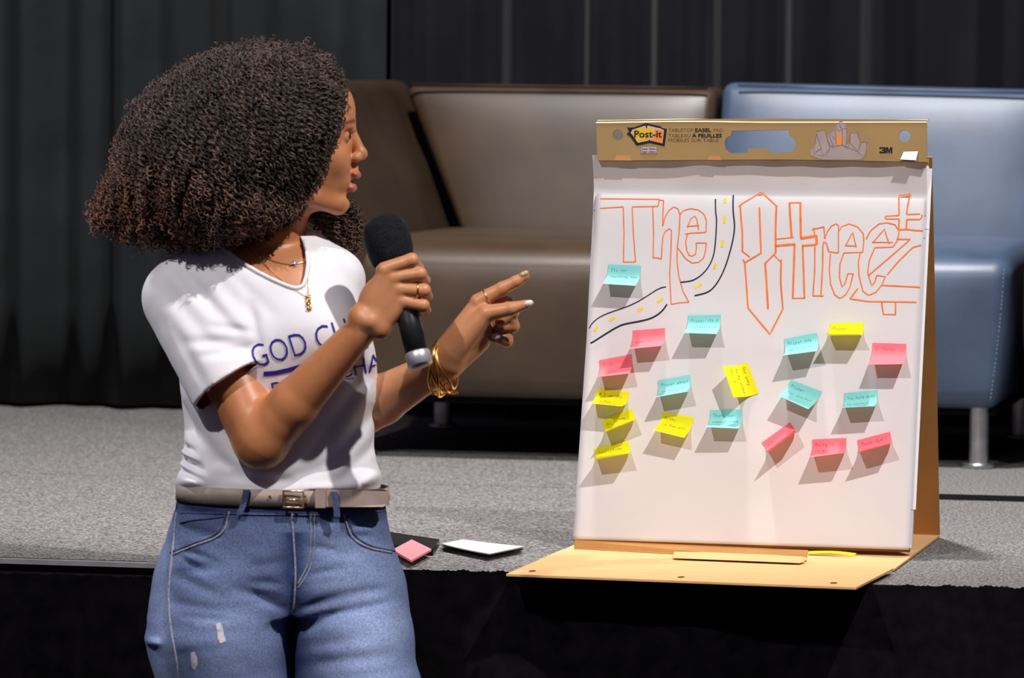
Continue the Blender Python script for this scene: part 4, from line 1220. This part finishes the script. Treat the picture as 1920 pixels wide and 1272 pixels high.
c1 = (P - np.array(CUFF1[:3])) @ np.array(CUFF1[3:]); r1 = np.linalg.norm(P - np.array(CUFF1[:3]) - c1[:, None] * np.array(CUFF1[3:]), axis=1)
c2 = (P - np.array(CUFF2[:3])) @ np.array(CUFF2[3:]); r2 = np.linalg.norm(P - np.array(CUFF2[:3]) - c2[:, None] * np.array(CUFF2[3:]), axis=1)
hv = P[:, 1] - (920 + 5 * np.sin((P[:, 0] - 330) / 60.0) - 4 * np.exp(-((P[:, 0] - 345) / 40) ** 2))
cut = (sd < 0) | ((c1 > -1.6) & (c1 < 5) & (r1 < 74)) | ((c2 > -1.6) & (c2 < 5) & (r2 < 58))
inner = (hv > -1.6)
# the flat underside of the hem goes; its rim stays
keep = ~(cut[q].any(1) | inner[q].all(1))
q = q[keep]
e = np.sort(np.concatenate([q[:, [0, 1]], q[:, [1, 2]], q[:, [2, 3]], q[:, [3, 0]]]), 1)
ue, cnt = np.unique(e, axis=0, return_counts=True)
bd = np.unique(ue[cnt == 1])
nb = bd[(sd[bd] < 9) & (P[bd, 2] > -20)]
for _ in range(4):                                        # slide the neckline rim onto its curve
    s0 = poly_sd(px[nb], NECK)
    gx = (poly_sd(px[nb] + [0.5, 0], NECK) - s0) / 0.5; gy = (poly_sd(px[nb] + [0, 0.5], NECK) - s0) / 0.5
    P[nb, 0] -= 0.8 * s0 * gx; P[nb, 1] -= 0.8 * s0 * gy
    px = gpx(P)
used = np.unique(q); mp = np.full(len(P), -1); mp[used] = np.arange(len(used))
shirt = fobj('t_shirt', P[used], mp[q], M['shirt'], WOMAN)
md = shirt.modifiers.new('smooth', 'SMOOTH'); md.iterations = 3; md.factor = 0.4
md = shirt.modifiers.new('thickness', 'SOLIDIFY'); md.thickness = 0.0018; md.offset = -1
bs_ = bvh_of(shirt)
npth = []
for p in densify([np.array(c, float) for c in NECK[1:13]], 3):
    dirn = None
    best = None
    for k in (3, 5, 8, 11):
        cen = np.array([515, 470.0]); d_ = (p - cen) / np.linalg.norm(p - cen)
        w_ = on_surf(bs_, *(p + d_ * k), 0.0004)
        if w_ is not None:
            best = w_; break
    if best is not None: npth.append(best)
npth = np.array(npth)
for _ in range(3): npth[1:-1] = (npth[:-2] + npth[1:-1] * 2 + npth[2:]) / 4
obj('collar', *tube(npth, 0.0030, 8), M['shirt'], shirt)

# printed lettering following the cloth
def shirt_text(s, ox, oy, ang, lean, width, cap, bold=0.0):
    V, Fc = text_mesh(s, bold)
    bm = bmesh.new()
    vs = [bm.verts.new(v) for v in V]
    for f in Fc:
        try: bm.faces.new([vs[i] for i in f])
        except ValueError: pass
    for _ in range(3):
        ed = [e for e in bm.edges if e.calc_length() > 0.13]
        if ed: bmesh.ops.subdivide_edges(bm, edges=ed, cuts=1)
    bmesh.ops.triangulate(bm, faces=bm.faces)
    w = max(v.co.x for v in bm.verts)
    ca, sa = cos(ang), sin(ang)
    out, ok = [], []
    for v in bm.verts:
        a, b = v.co.x / w * width, v.co.y / 0.70 * cap
        x = ox + a * ca - b * sin(lean); y = oy - a * sa - b * cos(lean) - 0.00028 * (a - 60) ** 2 * 0.6
        p = on_surf(bs_, x, y, 0.0011)
        ok.append(p is not None); out.append(p if p is not None else np.zeros(3))
    bm.verts.index_update()
    Fc = [tuple(v.index for v in f.verts) for f in bm.faces if all(ok[v.index] for v in f.verts)]
    bm.free()
    lab = np.arange(len(out))                             # every letter its own piece
    for _ in range(200):
        old = lab.copy()
        for f in Fc:
            m_ = min(lab[i] for i in f)
            for i in f: lab[i] = m_
        if (old == lab).all(): break
    out = np.array(out)
    for l in sorted({lab[f[0]] for f in Fc}):
        fs = [f for f in Fc if lab[f[0]] == l]
        ids = sorted({i for f in fs for i in f}); mp_ = {i: k for k, i in enumerate(ids)}
        obj('printed_letter', out[ids], [tuple(mp_[i] for i in f) for f in fs], M['print_blue'], shirt, False)
shirt_text('GOD CHAN', 476, 691, 0.27, 0.30, 258, 44, -0.012)
shirt_text('D', 512, 752, 0.27, 0.22, 26, 34, -0.005)
shirt_text('CHA', 634, 712, 0.22, 0.16, 84, 33, -0.012)
bar = [(494, 701), (515, 699.5), (540, 694), (562, 687.5), (600, 673), (640, 660), (690, 648)]
top = on_path(bs_, [(x, y - 4.2) for x, y in bar], 0.0010, 5); bot = on_path(bs_, [(x, y + 4.2) for x, y in bar], 0.0010, 5)
n_ = min(len(top), len(bot))
obj('printed_bar', top[:n_] + bot[:n_], [(i, i + 1, n_ + i + 1, n_ + i) for i in range(n_ - 1)], M['print_blue'], shirt, False)

# ---- jeans
J = Field((215, 915, -190), (860, 2260, 190), 4.6)
HIP = [(928, 340, 722, -112, 112), (950, 335, 724, -116, 116), (1000, 318, 734, -128, 118), (1050, 303, 744, -140, 118), (1100, 291, 754, -144, 118), (1140, 286, 758, -140, 114), (1160, 296, 750, -130, 108)]
J.rings(HIP, 10, 2.4)
J.chain([G(420, 1110, 0), G(414, 1195, 4), G(432, 1320, 8), G(452, 1640, 20), G(462, 1760, 6), G(470, 2190, -20)], [128, 136, 124, 84, 82, 56], 22)
J.chain([G(655, 1110, 4), G(660, 1200, 8), G(676, 1320, 14), G(690, 1640, 26), G(696, 1760, 10), G(704, 2190, -16)], [104, 112, 116, 84, 82, 56], 22)
J.ell(G(560, 1090, 30), (90, 60, 80), 30)
for p, q_, wd, am in (((553, 1130), (552, 1290), 9, 7), ((552, 1080), (560, 1150), 8, 4), ((570, 1180), (650, 1140), 9, 5), ((650, 1140), (735, 1128), 9, 3), ((565, 1140), (640, 1115), 8, 4), ((640, 1112), (730, 1100), 9, 3),
                      ((585, 1020), (640, 1030), 8, 3), ((590, 985), (640, 970), 8, 3), ((480, 1110), (545, 1140), 9, 5), ((440, 1100), (540, 1120), 10, 3), ((340, 1080), (420, 1110), 10, 3), ((345, 1062), (420, 1060), 9, 4), ((330, 1130), (440, 1140), 10, 3),
                      ((340, 990), (430, 1005), 8, 3), ((350, 960), (440, 965), 6, 3), ((575, 1210), (700, 1190), 12, 2.5), ((590, 1240), (740, 1220), 12, 2.5), ((330, 1180), (470, 1175), 14, 2.5), ((350, 1030), (420, 1052), 6, 3), ((345, 1045), (400, 1075), 5, 3), ((470, 1085), (540, 1092), 6, 2.5), ((575, 1075), (650, 1062), 6, 2.5), ((600, 1150), (700, 1138), 6, 2.5), ((565, 1165), (610, 1150), 6, 4), ((660, 985), (715, 975), 6, 3), ((655, 1000), (700, 1005), 6, 2.5), ((345, 1150), (450, 1160), 7, 2.5), ((470, 1060), (540, 1050), 9, 2), ((276, 1206), (310, 1206), 8, -7)):
    J.crease(p, q_, wd, am * 1.6)
J.noise(0.9, (80, 41), 5)
sl, X, Y, D = J.region(J.lo, J.lo + J.n * J.h)
J.a = np.maximum(J.a, (926 - Y).astype(np.float32))
P, q = J.mesh()
q = q[~((P[q][:, :, 1] < 930).all(1) & (abs(P[q][:, :, 2]) < 90).all(1))]
px = gpx(P)
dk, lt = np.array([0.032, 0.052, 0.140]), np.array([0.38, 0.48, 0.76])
fade_shade = 0.26 + 0.75 * np.exp(-(((px[:, 0] - 690) / 75) ** 2 + ((px[:, 1] - 1210) / 110) ** 2)) + 0.22 * np.exp(-(((px[:, 0] - 440) / 90) ** 2 + ((px[:, 1] - 1200) / 120) ** 2)) + 0.35 * np.exp(-((px[:, 0] - 300) / 22) ** 2) + 0.3 * np.exp(-(((px[:, 0] - 640) / 60) ** 2 + ((px[:, 1] - 1050) / 40) ** 2))  # left thigh kept darker to paint in the forearm's shadow
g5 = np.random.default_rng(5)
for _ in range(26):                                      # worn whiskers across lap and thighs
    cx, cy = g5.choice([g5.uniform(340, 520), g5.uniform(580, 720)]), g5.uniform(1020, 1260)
    fade_shade += g5.uniform(-0.24, 0.26) * np.exp(-(((px[:, 0] - cx) / g5.uniform(30, 60)) ** 2 + ((px[:, 1] - cy + 0.15 * (px[:, 0] - cx)) / g5.uniform(5, 11)) ** 2))
fade_shade -= 0.30 * np.exp(-((px[:, 0] - 552) / 26) ** 2) * (px[:, 1] > 1000) + 0.25 * np.exp(-((px[:, 1] - 950) / 22) ** 2)
fade_shade = np.clip(fade_shade, 0, 1)[:, None]
jeans = fobj('jeans', P, q, M['denim'], WOMAN, dk * (1 - fade_shade) + lt * fade_shade)
md = jeans.modifiers.new('smooth', 'SMOOTH'); md.iterations = 2; md.factor = 0.4
bj = bvh_of(jeans)
def seam(name, pts, r, mt, lift=0.0004, soft=2, parent=None):
    p = on_path(bj, smooth_path(pts, soft), lift, 5)
    if len(p) > 2:
        p = np.array(p)
        for _ in range(2): p[1:-1] = (p[:-2] + 2 * p[1:-1] + p[2:]) / 4
        return obj(name, *tube(p, r, 6), mt, parent or jeans)
L_ = [(430, 960), (424, 993), (406, 1010), (362, 1024), (326, 1040)]
R_ = [(645, 964), (651, 993), (662, 1013), (690, 1029), (734, 1037)]
for pk_ in (L_, R_):
    seam('pocket_seam', pk_, 0.0017, M['seam_thread'])
    seam('pocket_seam', [(x + (-6 if pk_ is L_ else 6), y - 3) for x, y in pk_], 0.0013, M['denim_dark'])
seam('pocket_seam', [(338, 980), (365, 974), (396, 973), (424, 968)], 0.0018, M['denim_dark'])
seam('fly_seam', [(547, 962), (551, 1020), (555, 1080), (551, 1146)], 0.0016, M['seam_thread'])
seam('fly_seam', [(583, 964), (583, 1020), (578, 1060), (558, 1096)], 0.0010, M['seam_thread'])
seam('fly_seam', [(590, 964), (590, 1020), (584, 1066), (558, 1104)], 0.0010, M['seam_thread'])
seam('side_seam', [(331, 962), (323, 1044), (315, 1112), (320, 1180), (332, 1240), (338, 1290)], 0.0016, M['seam_thread'])
seam('inner_seam', [(550, 1146), (544, 1200), (540, 1290)], 0.0014, M['denim_dark'])
seam('waistband_seam', [(338, 962), (400, 963), (470, 965), (545, 966), (640, 968), (722, 958)], 0.0012, M['denim_dark'])
def patch_on(name, pts, mt, lift, parent):
    c = np.mean(np.array(pts, float), 0)
    V = [on_surf(bj, *p, lift) for p in pts] + [on_surf(bj, *c, lift + 0.0008)]
    n = len(pts)
    return obj(name, V, [(i, (i + 1) % n, n) for i in range(n)], mt, parent)
patch_on('frayed_patch', [(404, 1170), (414, 1168), (418, 1178), (420, 1192), (424, 1203), (413, 1207), (408, 1198), (407, 1184)], M['denim_frayed'], 0.0008, jeans)
patch_on('frayed_patch', [(358, 1224), (365, 1222), (370, 1234), (371, 1246), (366, 1257), (360, 1252), (358, 1238)], M['denim_frayed'], 0.0006, jeans)
# belt, loops, buckle
def band(y0, y1, x0, x1, off, n=60, wrap=True, sag=0.0):
    """cloth strip round the waist between two heights; x0..x1 on the front"""
    V = []
    cx, a, b = 531, 194 + off, 116 + off
    th = np.linspace(-pi, pi, n + 1)[:-1] if wrap else np.linspace(asin(max(-1, (x0 - cx) / a)), asin(min(1, (x1 - cx) / a)), n)
    for t in th:
        x, d = cx + a * np.sign(sin(t)) * abs(sin(t)) ** 0.9, b * np.sign(cos(t)) * abs(cos(t)) ** 0.8
        k = (x - 340) / 380
        for o_ in (0, 4.5):
            V.append((cx + (x - cx) * (1 + o_ / 200), y0 + 9 * k * 0.6, d * (1 + o_ / 116)))
            V.append((cx + (x - cx) * (1 + o_ / 200), y1 + 9 * k * 0.6, d * (1 + o_ / 116)))
    m = len(th); Fc = []
    for i in range(m if wrap else m - 1):
        j = (i + 1) % m
        i4, j4 = 4 * i, 4 * j
        Fc += [(i4 + 2, j4 + 2, j4 + 3, i4 + 3), (i4, i4 + 1, j4 + 1, j4), (i4, j4, j4 + 2, i4 + 2), (i4 + 1, i4 + 3, j4 + 3, j4 + 1)]
    if not wrap:
        e_ = 4 * (m - 1); Fc += [(0, 2, 3, 1), (e_, e_ + 1, e_ + 3, e_ + 2)]
    return f2w(np.array(V)), Fc
belt = obj('belt', *band(912, 944, 0, 0, 2), M['belt'], WOMAN)
tip = [G(x, y, d) for x, y, d in ((596, 919, 126), (660, 919, 118), (718, 917, 92), (728, 922, 84), (733, 934, 78), (727, 946, 84), (718, 951, 92), (660, 951, 118), (596, 951, 126))]
tipo = fix_normals(obj('belt_end', *(f2w(np.array(tip + [p + np.array([0, 0, -5]) for p in tip])),
      [tuple(range(9)), tuple(range(17, 8, -1))] + [(i, (i + 1) % 9, (i + 1) % 9 + 9, i + 9) for i in range(9)]), M['belt_light'], belt, False))
kp = [G(x, y, 129) for x, y in ((591, 916), (610, 916), (610, 953), (591, 953))]
fix_normals(obj('keeper_loop', f2w(np.array(kp + [p + np.array([0, 0, -9]) for p in kp])), [(0, 1, 2, 3), (7, 6, 5, 4), (0, 4, 5, 1), (1, 5, 6, 2), (2, 6, 7, 3), (3, 7, 4, 0)], M['belt_light'], belt, False))
bk = [G(x, y, 129) for x, y in ((531, 921), (569, 922), (569, 953), (531, 952))]
buck = obj('buckle', *tube(f2w(np.array(bk)), 0.0020, 8, True), M['gold_pale'], belt)
obj('prong', *tube(f2w(np.array([G(532, 937, 131), G(560, 938, 132)])), 0.0013, 8), M['gold_pale'], buck)
for x, y in ((506, 932), (571, 932)):
    patch('belt_hole', G(x, y, 125.5), 2.6, 2.6, 1.2, M['ink_brown'], 0, belt)
for pts, d in (([(462, 919), (459, 935), (455, 950), (449, 966)], 120), ([(626, 922), (629, 940), (631, 955), (632, 970)], 124), ([(341, 918), (337, 935), (335, 952)], 30)):
    V, Fc = [], []
    for (x, y) in pts:
        for dx, dd in ((-6, 0), (-6, 6), (6, 6), (6, 0)):
            V.append(G(x + dx, y, d + dd))
    Fc = [(4 * i + k, 4 * i + (k + 1) % 4, 4 * i + 4 + (k + 1) % 4, 4 * i + 4 + k) for i in range(len(pts) - 1) for k in range(4)]
    fix_normals(obj('belt_loop', f2w(np.array(V)), Fc, M['denim_dark'], jeans, False))
# shoes under the jeans, below the frame
fz = lambda x, d: np.array([x, 636 + QO[2] / MPX, d])
for x in (474, 708):
    sf = Field((x - 80, 2150, -90), (x + 80, 2296, 270), 5)
    yb = 636 + QO[2] / MPX
    sf.cap((x, yb - 36, -30), (x, yb - 30, 170), 44, 36, 10); sf.cap((x, yb - 90, -20), (x, yb - 40, 60), 46, 40, 16)
    sl, X, Y, D = sf.region(sf.lo, sf.lo + sf.n * sf.h)
    sf.a = np.maximum(sf.a, (Y - yb + 0.5).astype(np.float32) + 0 * X + 0 * D)
    fobj('shoe', *sf.mesh(), M['shoe'], WOMAN)

# ---- jewellery
def ringlet(name, c, ax, r, tr, mt, parent, sq=1.0, n=36, wob=0.0, ph=0.0):
    ax = np.array(ax, float); x, y = frame_of(ax)
    ax = ax / np.linalg.norm(ax)
    P_ = [np.array(c) + r * cos(a) * x + r * sq * sin(a) * y + ax * wob * sin(3 * a + ph) for a in np.linspace(0, 2 * pi, n + 1)[:-1]]
    return obj(name, *tube(f2w(np.array(P_)), tr, 8, True), mt, parent)
arm_ax = LW - LE
for k, (cx_, cy_, r, n0, n1, n2) in enumerate(((824, 690, 47, 1, -.12, .30), (829, 692, 46, 1, -.30, .22), (821, 690, 49, 1, .06, .36), (834, 690, 45, 1, -.22, .42), (827, 694, 50, 1, -.02, .20), (838, 688, 43, 1, -.4, .3))):
    ringlet('bracelet', G(cx_, cy_, 66), (n0, n1, n2), r, 0.0019, M['gold'], WOMAN, 0.86, 44, 2.5, k)
ch = [G(838, 712, 60), G(842, 722, 64), G(846, 732, 62), G(850, 741, 58)]
tas = [tube(f2w(np.array([c + np.array([dx * i * .3, abs(dx) * -.1 * i, dx * .4]) for i, c in enumerate(ch)])), 0.0009, 5) for dx in (-7, -3, 1, 5, 9)]
tag(obj('bracelet_tassel', *merge(*tas), M['gold'], WOMAN), kind='stuff')
ringlet('finger_ring', G(783, 544, HD + 11), (1, 0.06, -0.05), 13.6, 0.0013, M['gold'], WOMAN)
ringlet('finger_ring', G(914, 556, 76), (0.86, -0.48, 0.08), 15.2, 0.0008, M['gold_pale'], WOMAN)
bb_ = BVHTree.FromPolygons([tuple(map(float, v)) for v in f2w(np.array(B.mesh()[0]))], [tuple(map(int, f)) for f in B.mesh()[1]])
def both(px_, py_, lift):
    a_, b_ = on_surf(bb_, px_, py_, lift), on_surf(bs_, px_, py_, lift)
    c_ = [w for w in (a_, b_) if w is not None]
    return min(c_, key=lambda w: w[1]) if c_ else None
def chain(name, pts, r):
    P_ = [both(p[0], p[1], 0.0016) for p in densify(smooth_path(pts, 2), 4)]
    P_ = np.array([p for p in P_ if p is not None])
    for _ in range(3): P_[1:-1] = (P_[:-2] + 2 * P_[1:-1] + P_[2:]) / 4
    return obj(name, *tube(P_, r, 6), M['gold_pale'], WOMAN)
nk = chain('necklace', [(572, 470), (576, 500), (579, 530), (577, 556)], 0.0006)
chain('necklace', [(470, 470), (500, 500), (540, 535), (570, 556), (577, 558)], 0.0005)
ck = chain('choker', [(490, 480), (520, 494), (550, 498), (572, 492)], 0.0006)
for a_, b_ in (((543, 499), (560, 493)), ((549, 491), (554, 501))):
    obj('cross_pendant', *tube([both(*a_, 0.003), both(*b_, 0.003)], 0.0011, 6), M['silver'], ck)
for a_, b_ in (((572, 559), (582, 557)), ((574, 565), (583, 563)), ((575, 559), (577, 572)), ((580, 565), (582, 584)), ((574, 573), (583, 571)), ((576, 582), (585, 580)), ((577, 573), (579, 583))):
    obj('name_pendant', *tube([both(*a_, 0.003), both(*b_, 0.003)], 0.0012, 6), M['gold'], nk)

# ---- microphone (held, a thing of its own)
MD = HD - 24
m0, m1 = G(788, 684, MD + 46), G(728, 455, MD - 22)
w0, w1 = f2w([m0])[0], f2w([m1])[0]
dw = (w1 - w0) / np.linalg.norm(w1 - w0)
mic = empty('microphone', w0, 'black handheld microphone with foam windscreen and silver end cap in her hand', 'microphone')
r_ = MPX
obj('handle', *lathe(w0, dw, [(0.010, 22 * r_), (0.06, 21.5 * r_), (0.135, 23 * r_), (0.150, 26 * r_)], 32), M['plastic_black'], mic)
ec = obj('end_cap', *lathe(w0 - dw * 0.002, dw, [(0.0, 20 * r_), (0.0012, 23.2 * r_), (0.018, 23.6 * r_), (0.0195, 22 * r_)], 32), M['silver'], mic)
obj('cap_disc', *lathe(w0 - dw * 0.0024, dw, [(0, 17 * r_), (0.002, 18 * r_)], 28), M['silver_dark'], ec)
obj('collar_ring', *lathe(w0 + dw * 0.139, dw, [(0, 32 * r_), (0.002, 34 * r_), (0.006, 34 * r_), (0.008, 32 * r_)], 32), M['silver'], mic)
prof = [(0.0, 31), (0.001, 35), (0.006, 39), (0.015, 42), (0.027, 43.5), (0.039, 43.5), (0.050, 41), (0.058, 36.5), (0.0635, 29.5), (0.0675, 20), (0.0697, 9), (0.0700, 0.1)]
obj('windscreen', *lathe(w0 + dw * 0.1425, dw, [(s, r * r_) for s, r in prof], 40), M['foam'], mic)

# ---- hair: dark inner mass and tight curls over it
H = Field((110, 60, -240), (760, 520, 240), 5.0)
H.ell((470, 252, 4), (178, 156, 178), 20)
H.ell((398, 300, 8), (172, 157, 190), 40)
H.cap((345, 306, 0), (250, 382, 0), 122, 58, 40)
H.cap((262, 378, 0), (192, 410, 0), 44, 14, 30)
H.ell((450, 385, 20), (108, 46, 150), 30)
H.ell((556, 205, 0), (92, 104, 118), 24)
H.ell((590, 215, 30), (60, 84, 88), 20)
H.cap((300, 400, 0), (340, 412, 0), 56, 38, 30)
H.cap((560, 320, -85), (632, 420, -92), 62, 34, 20)
H.cap((636, 420, -92), (652, 468, -70), 34, 14, 16)
H.noise(3.5, (72, 38), 8)
sl, X, Y, D = H.region(H.lo, H.lo + H.n * H.h)
xm = np.interp(Y.ravel(), [60, 120, 150, 200, 235, 270, 300, 330, 360, 390, 420, 450, 480], [648, 645, 642, 641, 638, 626, 614, 602, 586, 570, 558, 545, 530])[None, :, None]
xf = np.interp(Y.ravel(), [60, 150, 200, 300, 380, 410, 430, 520], [645, 640, 630, 620, 625, 690, 700, 700])[None, :, None]
H.a = np.maximum(H.a, (X - np.where(D > -35, xm, xf)).astype(np.float32))
core = Field(H.lo, H.lo + (H.n - 1) * H.h, H.h); core.a = H.a + 17.0
P, q = core.mesh()
hair = fobj('hair', P, q, M['hair_core'], WOMAN)

g = np.random.default_rng(11)
NC = 21000
cand = g.uniform((120, 70, -230), (745, 510, 235), (NC * 12, 3))
sdv = H.sample(cand)
keep = (sdv < 2 + 9 * g.random(len(cand)) ** 4) & (sdv > -24)
# the audience side matters most; thin out the far side
keep &= (cand[:, 2] > -60) | (g.random(len(cand)) < 0.45)
fly = (sdv > 3) & (sdv < 15) & ((cand[:, 1] > 330) & (cand[:, 0] < 420) | (g.random(len(cand)) < 0.06)) & (g.random(len(cand)) < 0.16) & ((cand[:, 0] < 560) | (cand[:, 1] > 405))
cand, sdv = np.concatenate([cand[keep][:NC], cand[fly][:420]]), np.concatenate([sdv[keep][:NC], sdv[fly][:420]])
NC = len(cand)
nrm_h = H.grad(cand)
crown = np.array([505, 150, -10.0])
fl = cand - crown; fl /= np.maximum(1, np.linalg.norm(fl, axis=1))[:, None]
fl = fl * 0.75 + np.array([0, 0.75, 0])
fl -= nrm_h * np.einsum('ij,ij->i', fl, nrm_h)[:, None] * 0.85
fl += g.normal(0, 0.25, fl.shape)
fl /= np.linalg.norm(fl, axis=1)[:, None]
sx = np.cross(fl, nrm_h + g.normal(0, .2, nrm_h.shape)); sx /= np.maximum(1e-6, np.linalg.norm(sx, axis=1))[:, None]
sy = np.cross(fl, sx)
NP = 34
t = np.linspace(0, 1, NP)[None, :]
Ln = g.uniform(34, 66, (NC, 1)); rad = g.uniform(3.0, 6.6, (NC, 1)); turns = Ln / g.uniform(10, 17, (NC, 1)); ph = g.uniform(0, 6.28, (NC, 1))
ang = 2 * pi * turns * t + ph
rr = rad * (0.6 + 0.4 * np.sin(pi * t))
drop = (t - 0.5) ** 2 * Ln * 0.25
pts = cand[:, None, :] + fl[:, None, :] * ((t - 0.5) * Ln)[:, :, None] + sx[:, None, :] * (rr * np.cos(ang))[:, :, None] + sy[:, None, :] * (rr * np.sin(ang))[:, :, None] - nrm_h[:, None, :] * drop[:, :, None] * 0.6
flat_p = pts.reshape(-1, 3)
# keep the face clear on the audience side
lim = np.interp(flat_p[:, 1], [60, 150, 200, 235, 270, 300, 330, 360, 390, 420], [652, 646, 645, 642, 631, 619, 607, 592, 576, 566])
lim = lim + np.repeat(g.normal(-3, 8, NC), NP)
over = (flat_p[:, 2] > -30) & (flat_p[:, 0] > lim)
flat_p[over, 0] = lim[over] - 0.3 * (flat_p[over, 0] - lim[over])
cv = bpy.data.hair_curves.new('curls')
cv.add_curves([NP] * NC)
cv.points.foreach_set('position', (f2w(flat_p) - origin(WOMAN)).astype(np.float32).ravel())
ra = cv.attributes.get('radius') or cv.attributes.new('radius', 'FLOAT', 'POINT')
rv = np.repeat(g.uniform(0.00050, 0.00092, (NC, 1)), NP, 1)
rv[:, -4:] *= np.array([0.9, 0.75, 0.5, 0.25]); rv[:, :3] *= np.array([0.3, 0.6, 0.9])
ra.data.foreach_set('value', rv.astype(np.float32).ravel())
# dyed lengths: dark roots, auburn towards the ends
tipk = np.clip((cand[:, 1] - 285) / 150 + (330 - cand[:, 0]) / 420, 0, 1) * g.uniform(0.25, 1, NC)
tint = np.array([0.064, 0.041, 0.031]) * (1 - tipk[:, None]) + np.array([0.25, 0.105, 0.055]) * tipk[:, None]
lump = np.sin(cand @ (np.array([.07, .05, .04]))) * np.sin(cand @ np.array([-.03, .08, .05])) 
tint *= (g.uniform(0.25, 1.75, NC) * (1 + 0.45 * lump))[:, None]
ta = cv.attributes.new('tint', 'FLOAT_COLOR', 'CURVE')
ta.data.foreach_set('color', np.concatenate([tint, np.ones((NC, 1))], 1).astype(np.float32).ravel())
cv.materials.append(M['hair'])
co = bpy.data.objects.new('curls', cv); COL.objects.link(co); co.parent = hair; co.location = (0, 0, 0)
co['kind'] = 'stuff'
